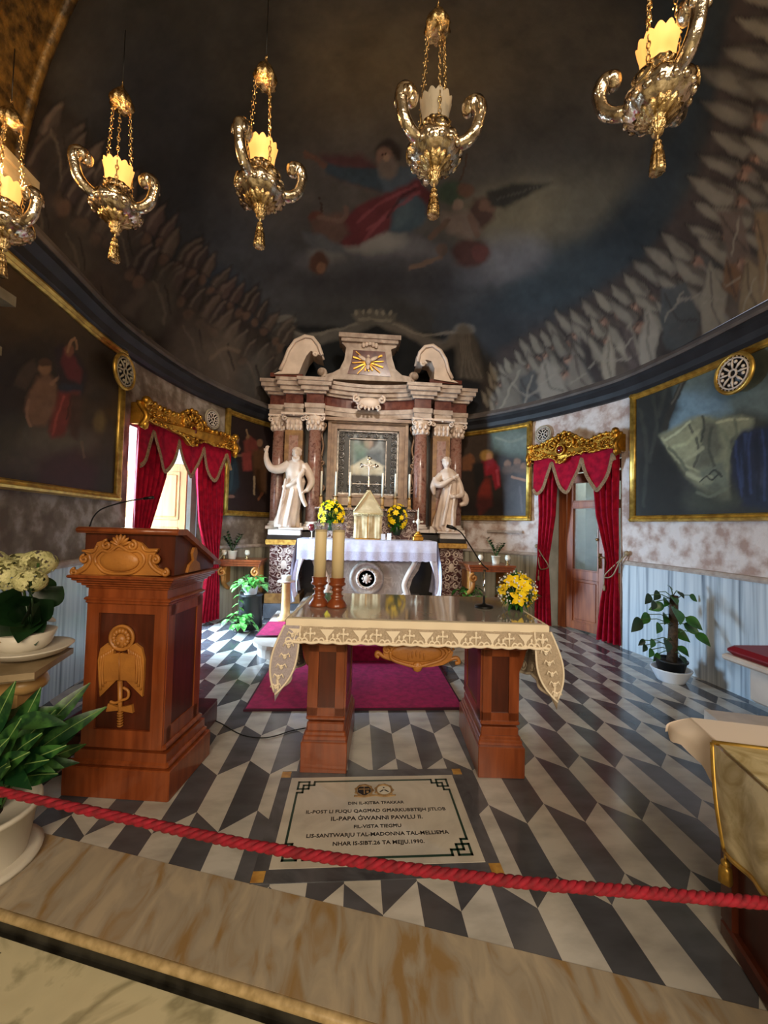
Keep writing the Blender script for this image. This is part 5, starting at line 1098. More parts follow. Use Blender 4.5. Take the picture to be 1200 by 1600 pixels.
def curtain(lab,keys,off,folds,amp,seed=1,cord=None):
    """keys: list of (z,s0,s1)"""
    K=np.array(keys,float)[::-1]; zmax,zmin=K[-1,0],K[0,0]; c=MB()
    def g(u,v):
        z=zmax+(zmin-zmax)*v; a=np.interp(z,K[:,0],K[:,1]); b=np.interp(z,K[:,0],K[:,2]); w=b-a
        f=math.sin(u*folds*2*PI+.6*math.sin(v*3+seed)); s=a+w*(u+.02*math.sin(u*folds*4*PI+seed)); am=amp*(1 if w>.2 else .8)
        return tuple(wp(s,off+am*f+.006*math.sin(u*folds*6+v*7),z))
    c.grid(110,60,g); o=thing('curtain',lab,'curtain',wp((K[0,1]+K[0,2])/2,off,zmin)); part('cloth',c,M['velvet'],o,True)
    if cord:
        c=MB(); zc,sa,sb,hs,hz=cord; 
        c.tube(crv([wp(hs,.04,hz),wp((hs+sb)/2,off+amp,(hz+zc)/2+.02),wp(sb,off+amp+.02,zc+.02),wp((sa+sb)/2,off+amp+.03,zc-.03),wp(sa,off+.03,zc),wp(hs,.03,hz)],6),.008,6)
        p=wp(sa,off+amp+.02,zc-.05); c.tube([p,p+Vector((0,0,-.08))],.006,5); c.lathe([(.006,0),(.014,-.02),(.016,-.07)],tuple(p+Vector((0,0,-.08))),10)
        c.ball(tuple(wp(hs,.04,hz)),.03,10); part('tieback_cord',c,M['shelfst'],o,True,label='pale rope tieback')
curtain('crimson curtain gathered at the near side of left doorway, behind the ambo',[(2.46,3.04,3.62),(1.9,3.04,3.56),(1.4,3.05,3.36),(1.0,3.06,3.2),(.5,3.04,3.25),(.03,3.02,3.3)],.06,6,.03,1,(1.0,3.06,3.2,2.98,1.1))
curtain('crimson curtain at the left doorway, on the side nearest the altar',[(2.46,4.08,4.66),(1.9,4.12,4.66),(1.4,4.2,4.66),(1.0,4.34,4.64),(.86,4.42,4.62),(.5,4.36,4.66),(.03,4.30,4.68)],.07,6,.03,2,(.88,4.42,4.62,4.72,.98))
curtain('crimson curtain at the right doorway, on the side nearest the altar',[(2.46,10.62,10.94),(1.6,10.64,10.90),(.95,10.62,10.80),(.5,10.60,10.82),(.03,10.60,10.85)],.06,4,.03,3,(.86,10.68,10.84,10.6,1.15))
curtain('crimson curtain at the right doorway, beside the large landscape painting',[(2.46,11.42,11.80),(1.6,11.50,11.80),(1.0,11.66,11.81),(.85,11.64,11.80),(.5,11.58,11.82),(.03,11.54,11.84)],.06,4,.032,4,(.86,11.66,11.79,11.91,1.14))
def pelmet(lab,s0,s1,z0,cu,seed):
    L=s1-s0; random.seed(seed); c=MB(); N=60
    def topz(u): return .13+.05*abs(math.sin(u*9))+.15*math.exp(-((u-cu)/.16)**2)+.05*math.exp(-((u-.03)/.06)**2)
    def botz(u): return -.02*abs(math.sin(u*14))-.10*math.exp(-((u-cu)/.07)**2)
    poly=[(L*i/N,botz(i/N)) for i in range(N+1)]+[(L*(1-i/N),topz(1-i/N)) for i in range(N+1)]
    c.prism(poly,0,.03)
    for i in range(int(L/.085)):
        u=(i+.5)/int(L/.085); x=L*u; h=topz(u)
        for j in range(3):
            z=botz(u)+.02+(h-botz(u)-.03)*j/2.2; r=random.uniform(.025,.042); s_=random.choice((-1,1))
            c.tube([(a,-.025-.012*math.sin(k),b) for k,(a,b) in enumerate(spiral((x+random.uniform(-.03,.03),z),r,1.3,random.uniform(0,6),16,s_))],[.012-.0005*k for k in range(17)],6)
        c.ball((x,-.03,h-.01),(.03,.03,.035),7); c.ball((x+.03,-.035,botz(u)+.01),(.03,.025,.018),7,rot=Matrix.Rotation(random.uniform(-1,1),3,'Y').to_euler())
    c.tube([(L*i/N,-.03,botz(i/N)) for i in range(N+1)],.012,6); c.tube([(L*i/N,-.02,topz(i/N)) for i in range(N+1)],.014,6)
    for s_ in (-1,1):
        c.tube([(a,-.04,b) for a,b in spiral((L*cu+s_*.13,.14),.07,1.4,PI/2,22,-s_)],[.022-.0007*k for k in range(23)],7)
        for k in range(5): c.ball((L*cu+s_*(.03+.035*k),-.04,.24-.03*k),(.02,.025,.04),7,rot=Matrix.Rotation(s_*(.3+.25*k),3,'Y').to_euler())
    c.ball((L*cu,-.05,.07),(.05,.035,.05),12,1); c.torus((L*cu,-.05,.07),.065,.016,'y',24,6)
    for s_,x in ((-1,0),(1,L)):
        c.box((x,.05,.05),(.05,.16,.22),bev=.01); c.tube([(x+s_*.02,.0+.04*math.cos(k*.4),.17-.02*k) for k in range(14)],.03,8); c.ball((x+s_*.01,-.02,-.06),(.035,.04,.06),8); c.ball((x,-.02,.18),(.05,.05,.05),8)
    onwall(c,s0,z0,.18); o=solo('pelmet',c,[M['gold'],M['red']],lab,'pelmet')
pelmet('gilded carved pelmet over the left doorway curtains',2.96,4.72,2.42,.49,3)
pelmet('gilded carved pelmet with red boss over the right doorway curtains',10.56,11.88,2.42,.40,5)
# ================= wooden altar table =================
TR=-.075; tc=Vector((.375,2.535,0)); tw,td,tz=1.37,.78,.876
tb=thing('altar_table','red brown wooden altar table with carved cartouche','table',tc,TR)
c=MB(); c.box((0,0,tz-.015),(tw,td,.03),bev=.006); part('tabletop',c,M['wood'],tb)
c=MB(); c.box((0,0,tz-.075),(1.27,.60,.07)); c.box((0,0,tz-.115),(1.29,.62,.02),bev=.004); part('apron',c,M['wood'],tb)
for sx in (-1,1):
    x=sx*.50; lg=MB()
    lg.box((x,0,.085),(.262,.58,.17),bev=.004); 
    for z_,w_x,h_ in ((.18,.25,.03),(.20,.235,.03),(.235,.215,.05),(.285,.225,.022)): lg.box((x,0,z_),(w_x,.54-(.262-w_x),h_),bev=.006)
    lg.box((x,0,.50),(.20,.46,.44)); lg.box((x,0,.715),(.235,.52,.03),bev=.006)
    # raised frame on all faces
    for sy in (-1,1):
        for dx in (-.075,.075): lg.box((x+dx,sy*.235,.50),(.05,.014,.42))
        for z_ in (.315,.685): lg.box((x,sy*.235,z_),(.20,.014,.05))
    for s2 in (-1,1):
        for dy in (-.19,.19): lg.box((x+s2*.105,dy,.50),(.014,.08,.42))
        for z_ in (.315,.685): lg.box((x+s2*.105,0,z_),(.014,.46,.05))
    L_=part('leg',lg,M['wood'],tb)
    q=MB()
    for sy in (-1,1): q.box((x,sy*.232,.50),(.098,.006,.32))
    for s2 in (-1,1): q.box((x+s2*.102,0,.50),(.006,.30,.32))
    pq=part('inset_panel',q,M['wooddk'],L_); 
    q=MB(); q.prism([(0,.86-.13),(0,.60),(.012,.56),(.03,.60),(.05,.68),(.085,.73)],-.2,.2,'xz'); q.v=[(x+sx*(.11+a),b,z) for a,b,z in q.v]; part('bracket',q,M['wood'],tb)
def plane_pt(px,py,o,n):
    d=ray(px,py); return CP+d*((o-CP).dot(n)/d.dot(n))
def plane_frame(o,rz,yoff):
    """world plane of a rotated thing's front at local y=yoff; returns px->(x,z) local"""
    R=Matrix.Rotation(rz,4,'Z'); n=(R@Vector((0,1,0))).to_3d(); org=Vector(o)+(R@Vector((0,yoff,0)))
    Mi=(Matrix.Translation(Vector(o))@R).inverted()
    def f(px,py): q=Mi@plane_pt(px,py,org,n); return (q.x,q.z)
    return f
def carve(c,f,pts,y0,th,closed=True): c.prism([f(*p) for p in pts],y0-th,y0)
f=plane_frame(tc,TR,-.33)
c=MB(); carve(c,f,[(600,1003),(702,1006),(703,1014),(708,1018),(704,1030),(692,1038),(675,1041),(660,1042),(652,1045),(645,1041),(630,1038),(612,1032),(600,1024),(598,1015)],-.32,.02)
a=f(650,1019); c.ball((a[0],-.34,a[1]),(.145,.018,.052),20)
def ftube(c,f,pts,y,r,n=6): c.tube([(lambda q:(q[0],y,q[1]))(f(*p)) for p in crv(pts,5)],r,7)
ftube(c,f,[(610,1016),(618,1008),(640,1006),(655,1007),(675,1007),(690,1010),(698,1018),(690,1029),(670,1036),(650,1040),(628,1035),(612,1028),(610,1016)],-.345,.009)
ftube(c,f,[(612,1030),(600,1026),(590,1019),(588,1024),(592,1027)],-.33,.011); ftube(c,f,[(692,1036),(704,1030),(714,1028),(717,1035),(711,1036)],-.33,.011)
for px_ in (605,700):
    q=f(px_,1014); c.tube([(u,-.345,v) for u,v in spiral(q,.028,1.3,0,16,1)],.007,6)
for k in range(5): q=f(638+k*6,1019-abs(k-2)*-2); c.ball((q[0],-.358,q[1]),(.005,.006,.02),6)
q=f(652,1041); c.ball((q[0],-.34,q[1]),(.03,.015,.03),8)
for k in range(4): q=f(640+k*8,1038); c.ball((q[0],-.345,q[1]),(.012,.01,.012),6)
part('carved_cartouche',c,M['carved'],tb,label='honey coloured carved cartouche')
# lace cloth
cl=thing('altar_cloth','cream lace cloth draped over the wooden altar table','altar cloth',(tc.x,tc.y,.43),TR)
hw_,hd_=.705,.41; zt=tz+.006; O=.43
def Z(z): return z-O
c=MB(); c.box((0,0,Z(zt)),(2*hw_,2*hd_,.008),bev=.003); c.grid(80,3,lambda u,v:(-hw_+2*hw_*u,-hd_-.004-.003*math.sin(u*50)*v,Z(zt-.035*v)))
for sx in (-1,1): c.grid(30,3,lambda u,v:(sx*(hw_+.004),-hd_+2*hd_*u,Z(zt-.035*v)))
part('cloth_top',c,M['lincream'],cl)
def sidept(sx,u,v,dz=0,off=0):
    """u 0 front..1 back, v 0..1 down"""
    y=-hd_+2*hd_*u; dr=.30+.06*math.cos(u*PI*2*1.0)**2
    fl=.022*v*math.sin(u*19+1.2)+.012*v*math.sin(u*43)
    return (sx*(hw_+.006+.02*math.sin(v*3)+fl+off),y,Z(zt-.03-dr*v))
for sx in (-1,1):
    c=MB(); c.grid(70,30,lambda u,v:sidept(sx,u,v)); part('side_drop',c,M['laceL' if sx<0 else 'lacebg'],cl)
    c=MB()
    for i in range(9):
        u=.05+.11*i
        for j,v in enumerate((.2,.5,.8)):
            p=Vector(sidept(sx,u,v,0,.004)); q=Vector(sidept(sx,u+.05,v+.06,0,.004)); r_=Vector(sidept(sx,u,v+.15,0,.004)); q2=Vector(sidept(sx,u-.04,v+.07,0,.004))
            c.tube(crv([p,q,r_,q2,p],4),.006,5); c.ball(tuple((p+r_)/2),(.008,.014,.02),6)
    c.tube([sidept(sx,i/60,1) for i in range(61)],.009,5); c.tube([sidept(sx,0,i/20) for i in range(21)],.007,5)
    part('lace_motif',c,M['lace'],cl,kind='stuff')
# front folded corner ears
for sx in (-1,1):
    c=MB()
    def ear(u,v):
        p=Vector(sidept(sx,0,v)); w=(.075+.05*math.sin(v*2.6))*(1-v**5)+.012; return (p.x+sx*.035*math.sin(v*2.4)-sx*w*u,p.y-.012-.02*math.sin(u*3+v*4)*v,p.z-.05*v*u*(1-u)*4)
    c.grid(10,26,ear); part('corner_fold',c,M['laceL' if sx<0 else 'lacebg'],cl)
    c=MB()
    for j in range(6):
        v=.12+.14*j; p=Vector(ear(.5*(1-v)+.2,v))+Vector((0,-.006,0)); c.ball(tuple(p),(.012,.004,.014),6); 
        for s2 in (-1,1): c.tube([tuple(p),tuple(p+Vector((s2*.02,0,.018))),tuple(p+Vector((s2*.028,0,-.002)))],.0045,5)
    c.tube([ear(1,i/20) for i in range(21)],.006,5); c.tube([ear(0,i/20) for i in range(21)],.006,5); part('fold_lace',c,M['lace'],cl)
zf=zt-.033; dh=.084
def fy(x): return -hd_-.008-.004*math.sin(x*30)
def scal(x): return .006*abs(math.sin(x*42))
c=MB(); c.grid(140,4,lambda u,v:(-hw_+2*hw_*u,fy(-hw_+2*hw_*u)-.004*v,Z(zf-(dh+scal(-hw_+2*hw_*u))*v))); part('front_drop',c,M['lacebg'],cl)
c=MB(); N=8; per=2*hw_/N
def fp(x,z,o=.008): return (x,fy(x)-o,Z(zf-z))
for i in range(N):
    x0=-hw_+per*(i+.27); 
    tri=[(x0-.038,.012),(x0+.038,.012),(x0+.022,.034),(x0+.009,.048),(x0+.004,.066),(x0+.02,.082),(x0-.02,.082),(x0-.004,.066),(x0-.009,.048),(x0-.022,.034)]
    V=[fp(a,b) for a,b in tri]; c.add(V,[(0,9,8,7,4,3,2,1),(4,7,6,5)])
    x1=x0+per*.5; 
    c.tube([fp(x1,.012),fp(x1,.082)],.0055,5); c.tube([fp(x1-.02,.035),fp(x1+.02,.035)],.006,5)
    for a,b in ((x1,.012),(x1-.022,.035),(x1+.022,.035)): c.ball(fp(a,b),(.009,.003,.009),6)
    for s2 in (-1,1):
        for q in (x0,x1): c.tube(crv([fp(q+s2*.012,.078),fp(q+s2*.025,.06),fp(q+s2*.04,.064),fp(q+s2*.046,.08)],4),.005,5)
        c.ball(fp((x0+x1)/2+s2*.012,.045),(.008,.003,.012),6)
c.tube([fp(-hw_+2*hw_*i/140,dh-.006+scal(-hw_+2*hw_*i/140)) for i in range(141)],.0085,6)
part('front_lace',c,M['lace'],cl,kind='stuff',label='chalice and cross lace pattern')
tz2=zt+.005
c=MB(); c.box((0,0,0),(2*hw_-.05,2*hd_-.05,.003)); o=solo('table_cover',c,M['plastic'],'clear glossy protective sheet lying on the lace cloth','table cover'); o.location=(tc.x,tc.y,tz2+.0005); o.rotation_euler=(0,0,TR)
tz3=tz2+.0035
# two big candles
wh=None
for i,(px_,py_,lab) in enumerate(((498,946,'leftmost'),(526,948,'rightmost'))):
    p=atz(px_,py_,tz3); p.z=tz3
    if not wh:
        wh=thing('wooden_candle_holder','x','candle holder',p,0,'turned candle holders on the altar table')
        c=MB(); c.lathe([(.062,0),(.062,.012),(.052,.03),(.04,.045),(.034,.055),(.042,.068),(.03,.075),(.028,.095),(.04,.105),(.03,.113),(.034,.125),(.052,.135),(.052,.145),(.044,.15),(.048,.178),(.03,.18)],n=32); part('turned_body',c,M['wood'],wh)
        c=MB(); c.lathe([(.038,0),(.038,.30),(.034,.305),(0,.302)],n=32); w=thing('pillar_candle','x','candle',p+Vector((0,0,.17)),0,'thick candles on the altar table'); part('wax',c,M['wax'],w)
        c=MB(); c.tube([(0,0,.30),(.002,0,.325)],.003,5); part('wick',c,M['black'],w); c=MB(); c.torus((0,0,.3),.038,.003,'z',32,6); c.lathe([(.039,.296),(.041,.29),(.05,.345),(.048,.345),(.039,.30)],n=32); part('glass_follower',c,M['clear'],w,label='clear glass ring')
        h_,w2=wh,w
    else: h_=dup(wh,p); w2=dup(w,p+Vector((0,0,.17)))
    h_['label']='turned wooden candle holder on altar table, %s of the pair'%lab; w2['label']='thick cream candle in wooden holder, %s of the pair'%lab
p=atz(812,955,tz3); 
bq=bouquet('flower_arrangement','yellow lilies and tiny white blooms on right end of altar table',(p.x+.005,p.y+.06,tz3+.115),.125,.115,9,170,.062,11,gyp=150,ry=.11)
# microphone on the table
p=atz(756,949,tz3); m_=thing('microphone','black gooseneck microphone on round base on altar table','microphone',(p.x,p.y,tz3))
c=MB(); c.lathe([(.058,0),(.06,.006),(.055,.014),(.012,.02),(.009,.03)],n=30); part('round_base',c,M['iron'],m_)
c=MB(); t1=at(763,890,p.y)-Vector((p.x,p.y,tz3)); c.tube([(0,0,.02),(0,0,t1.z)],.008,10); part('stem',c,M['chrome'],m_)
c=MB(); t=[at(a,b,p.y)-Vector((p.x,p.y,tz3)) for a,b in ((763,890),(752,880),(738,858),(722,834),(713,827))]; c.tube(crv(t,5),.0045,8); part('gooseneck',c,M['iron'],m_)
c=MB(); t=[at(a,b,p.y)-Vector((p.x,p.y,tz3)) for a,b in ((713,827),(706,824),(698,822))]; c.tube(t,[.007,.012,.011],10); part('microphone_head',c,M['iron'],m_)
# cable on floor
c=MB(); c.tube([ (v.x,v.y,.006) for v in [Vector(x) for x in crv([tuple(atz(a,b,.006)) for a,b in ((322,1121),(345,1130),(375,1147),(405,1153),(430,1150),(455,1142),(492,1135))],6)]],.004,6); solo('floor_cable',c,M['iron'],'thin black cable on the floor between the ambo and altar table','cable')
# ================= ambo =================
LR=-.125; lc=Vector((-1.155,2.105,0)); lb=thing('ambo','tall red brown wooden lectern with carved winged emblem','lectern',lc,LR)
c=MB(); c.box((-.01,.21,.075),(.56,.42,.15),bev=.005); c.box((-.01,.21,.165),(.53,.40,.03),bev=.01); c.box((0,.21,.20),(.48,.38,.05)); c.box((0,.21,.245),(.46,.375,.03),bev=.01); part('plinth',c,M['wood'],lb)
c=MB(); c.box((0,.20,.62),(.40,.32,.76))
for x in (-.18,.18): c.box((x,.03,.60),(.065,.02,.72)); 
c.box((0,.03,.285),(.32,.022,.09)); c.box((0,.03,.955),(.32,.022,.08))
for y in (.06,.34): c.box((.205,y,.6),(.02,.06,.72)); c.box((-.205,y,.6),(.02,.06,.72))
for z_ in (.29,.95): c.box((.205,.2,z_),(.02,.3,.09)); c.box((-.205,.2,z_),(.02,.3,.09))
part('body',c,M['wood'],lb)
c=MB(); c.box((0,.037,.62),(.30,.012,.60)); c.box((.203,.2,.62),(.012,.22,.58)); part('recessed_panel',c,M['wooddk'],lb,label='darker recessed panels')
c=MB()
for z_,w_x in ((.985,.46),(.97,.44)): c.box((0,.19,z_),(w_x,.36,.018),bev=.006)
c.box((0,.19,1.02),(.42,.34,.06)); 
for k in range(5): c.box((0,.19,1.048+.014*k),(.44+.028*k,.36+.03*k,.015),bev=.004)
part('cornice',c,M['wood'],lb)
c=MB(); c.prism([(.02,1.115),(.43,1.115),(.43,1.15),(.06,1.335),(.02,1.335)],-.24,.24,'yz'); part('desk_box',c,M['wooddk'],lb)
c=MB(); c.prism([(-.01,1.335),(-.005,1.322),(.07,1.322),(.46,1.13),(.475,1.145),(.075,1.352),(.0,1.352)],-.268,.268,'yz'); c.tube([(-.265,-.005,1.337),(.265,-.005,1.337)],.013,8); part('reading_desk',c,M['wood'],lb)
f=plane_frame(lc,LR,.02)
c=MB()
carve(c,f,[(117,897),(117,892),(124,890),(134,884),(138,876),(132,873),(135,868),(141,867),(133,859),(151,857),(156,847),(166,844),(175,850),(190,848),(204,850),(213,844),(224,848),(233,857),(251,857),(245,866),(249,871),(250,875),(244,878),(250,887),(258,890),(266,893),(266,899)],.018,.016)
q=f(191,876); c.ball((q[0],0,q[1]),(.105,.02,.055),20)
ftube(c,f,[(155,880),(154,870),(164,860),(176,862),(190,853),(206,861),(220,861),(229,870),(227,882),(212,894),(190,896),(168,893),(155,880)],.0,.008)
for a,b,r_,s_ in ((172,851,.026,1),(211,852,.026,-1),(137,873,.022,1),(247,874,.022,-1),(122,893,.02,1),(262,894,.02,-1)):
    q=f(a,b); c.tube([(u,-.002,v) for u,v in spiral(q,r_,1.3,PI/2,18,s_)],.008,6)
ftube(c,f,[(134,860),(150,862),(157,852)],-.0,.007); ftube(c,f,[(250,860),(232,860),(226,852)],0,.007)
ftube(c,f,[(124,896),(138,888),(146,876),(144,866)],0,.009); ftube(c,f,[(260,897),(246,889),(238,878),(240,866)],0,.009)
for k in range(7):
    a=(k-3)*.38; q=f(193,852); c.ball((q[0]+.035*math.sin(a),-.002,q[1]+.038*math.cos(a)-.005),(.009,.012,.026),8,rot=Matrix.Rotation(a,3,'Y').to_euler())
part('desk_ornament',c,M['carved'],lb,label='honey coloured carved scrollwork')
c=MB(); c.prism([(.12,1.12),(.25,1.12),(.24,1.16),(.2,1.18),(.215,1.22),(.2,1.25),(.18,1.25),(.165,1.22),(.18,1.18),(.14,1.16)],.24,.255,'yz'); part('side_ornament',c,M['carved'],lb)
# winged emblem: round head, wings, book, anchor cross
f=plane_frame(lc,LR,.03)
c=MB(); y0=.03
q=f(192,996); c.lathe([(0,0),(.067,0),(.067,.014),(.056,.016),(.054,.008),(0,.012)],n=36,M=Matrix.Translation((q[0],y0,q[1]))@Matrix.Rotation(PI/2,4,'X'))
c.ball((q[0],y0-.012,q[1]-.012),(.03,.02,.035),12)
for k in range(14): a=k*.45; c.ball((q[0]+.038*math.cos(a),y0-.014,q[1]+.036*math.sin(a)),(.013,.01,.013),6)
for s_ in (-1,1): c.ball((q[0]+s_*.012,y0-.03,q[1]-.005),.004,6)
c.ball((q[0],y0-.03,q[1]-.02),(.01,.012,.012),8)
for s_ in (-1,1):
    W_=[(192+s_*12,1010),(192+s_*22,1004),(192+s_*32,1012),(192+s_*36,1030),(192+s_*35,1060),(192+s_*33,1087),(192+s_*22,1076),(192+s_*12,1066),(192+s_*6,1060)]
    if s_<0: W_=W_[::-1]
    carve(c,f,W_,y0,.014)
    for k in range(6): 
        a0=(192+s_*(12+3.5*k),1012+2*k); a1=(192+s_*(13+3.6*k),1050+5.2*k); ftube(c,f,[a0,((a0[0]+a1[0])/2+s_*2,(a0[1]+a1[1])/2),a1],y0-.015,.006)
carve(c,f,[(168,1022),(190,1018),(192,1020),(194,1018),(216,1022),(216,1062),(194,1060),(192,1062),(190,1060),(168,1062)],y0-.012,.012)
q0=f(192,1021);q1=f(192,1060); c.tube([(q0[0],y0-.026,q0[1]),(q1[0],y0-.026,q1[1])],.003,5)
q0=f(190,1062);q1=f(190,1134); c.tube([(q0[0],y0-.01,q0[1]),(q1[0],y0-.01,q1[1])],[.012,.009],10)
for k in range(6): q=f(190,1112+k*4); c.torus((q[0],y0-.01,q[1]),.011,.004,'z',12,5)
q=f(190,1106); c.prism([(q[0]-.07,q[1]-.016),(q[0]-.012,q[1]-.008),(q[0]+.012,q[1]-.008),(q[0]+.07,q[1]-.016),(q[0]+.062,q[1]+.024),(q[0]+.012,q[1]+.01),(q[0]-.012,q[1]+.01),(q[0]-.062,q[1]+.024)],y0-.016,y0)
ftube(c,f,[(196,1072),(204,1078),(203,1088),(194,1092),(184,1096),(176,1094)],y0-.016,.007)
part('winged_emblem',c,M['carved'],lb,label='honey coloured winged figure holding a book')
# ambo microphone
am=thing('gooseneck_microphone','thin black gooseneck microphone rising from the ambo','microphone',at(140,822,2.42)); c=MB(); 
pts=[at(a,b,2.42) for a,b in ((140,823),(146,808),(158,796),(180,788),(205,782),(225,779))]; c.tube(crv(pts,5),.004,7); c.lathe([(.012,0),(.01,.02)],tuple(pts[0]-Vector((0,0,.02))),10); part('gooseneck',c,M['iron'],am,True)
c=MB(); c.tube([at(225,779,2.42),at(240,777,2.42)],[.008,.009],10); part('microphone_head',c,M['iron'],am,True)
pf=thing('ambo_platform','low wooden platform with dark red carpet behind the ambo','platform',(-1.35,2.68,0),-.06)
c=MB(); c.box((0,0,.07),(.80,.50,.14),bev=.004); part('platform_box',c,M['wooddk'],pf); c=MB(); c.box((0,0,.146),(.80,.50,.012),bev=.004); part('carpet',c,M['rug2'],pf,label='dark red carpet')
# ================= plaque in the floor =================
pq=thing('floor_plaque','white marble inscription plaque set in the floor in front of altar table','plaque',(.135,1.955,0))
c=MB(); c.box((.135,1.955,.0015),(1.01,.70,.003)); part('dark_border',c,M['greyst'],pq,True,label='dark grey marble border')
for a in (-.345,.615):
    for b in (1.635,2.275): c=MB(); c.box((a,b,.0032),(.05,.05,.002)); part('corner_square',c,M['siena'],pq,True,label='yellow marble corner square')
c=MB(); c.box((.135,1.955,.0035),(.89,.575,.003)); part('panel',c,M['panelw'],pq,True,label='white marble panel')
c=MB(); x0,x1,y0,y1=-.265,.535,1.705,2.205; w=.011; z=.0055; cs_=.085
def gb(a,b,d,e): c.box(((a+d)/2,(b+e)/2,z),(abs(d-a)+w,abs(e-b)+w,.001))
gb(x0+cs_,y0,x1-cs_,y0); gb(x0+cs_,y1,x1-cs_,y1); gb(x0,y0+cs_,x0,y1-cs_); gb(x1,y0+cs_,x1,y1-cs_)
for sx,X in ((1,x0),(-1,x1)):
    for sy,Y in ((1,y0),(-1,y1)):
        k=.028
        for a,b,d,e in ((3,0,3,1),(3,1,1,1),(1,1,1,3),(1,3,0,3),(0,0,2,0),(0,0,0,2),(0,2,2,2),(2,2,2,0)): gb(X+sx*a*k,Y+sy*b*k,X+sx*d*k,Y+sy*e*k)
part('key_border',c,M['green'],pq,True,label='green key pattern line')
tx=[('DIN IL-KITBA TFAKKAR',2.035,.024),('IL-POST LI FUQU QAGĦAD GĦARKUBBTEJH JITLOB',1.980,.0265),('IL-PAPA ĠWANNI PAWLU II.',1.930,.031),('FIL-VISTA TIEGĦU',1.880,.025),('LIS-SANTWARJU TAL-MADONNA TAL-MELLIEĦA',1.832,.0265),('NHAR IS-SIBT.26 TA MEJJU.1990.',1.784,.026)]
for s_,y_,h_ in tx: part('inscription_line',text_mb(s_,h_*1.12,Matrix.Translation((.14,y_-.01,.0052)),.0004),M['ink'],pq,True,label='black inscription "%s"'%s_)
c=MB(); 
for s_ in (-1,1):
    X=.135+s_*.052; c.prism([(X-.034,2.155),(X-.034,2.115),(X,2.085),(X+.034,2.115),(X+.034,2.155)],.005,.007,'xy',1 if s_<0 else 2)
    c.torus((X,2.125,.0065),.042,.005,'z',24,5,0,sz=1.0)
    for k in range(9): a=k*.7; c.ball((X+.045*math.cos(a),2.125+.044*math.sin(a),.006),(.009,.008,.004),6,0)
c.box((.083,2.125,.0075),(.006,.055,.001),0); c.box((.083,2.135,.0075),(.056,.006,.001),0); c.box((.1,2.113,.0075),(.012,.014,.001),0)
c.box((.174,2.118,.0076),(.026,.006,.001),1,Matrix.Translation((.174,2.118,0))@Matrix.Rotation(.7,4,'Z')@Matrix.Translation((-.174,-2.118,0))); c.box((.200,2.118,.0076),(.026,.006,.001),1,Matrix.Translation((.2,2.118,0))@Matrix.Rotation(-.7,4,'Z')@Matrix.Translation((-.2,-2.118,0))); c.ball((.187,2.143,.0076),(.005,.005,.001),6,1)
c.tube(crv([(.03,2.085,.006),(.08,2.078,.006),(.135,2.086,.006),(.19,2.078,.006),(.245,2.085,.006)],5),.005,5,0)
part('coats_of_arms',c,[M['crest'],M['ink'],M['waxw']],pq,True,label='pair of painted shields')
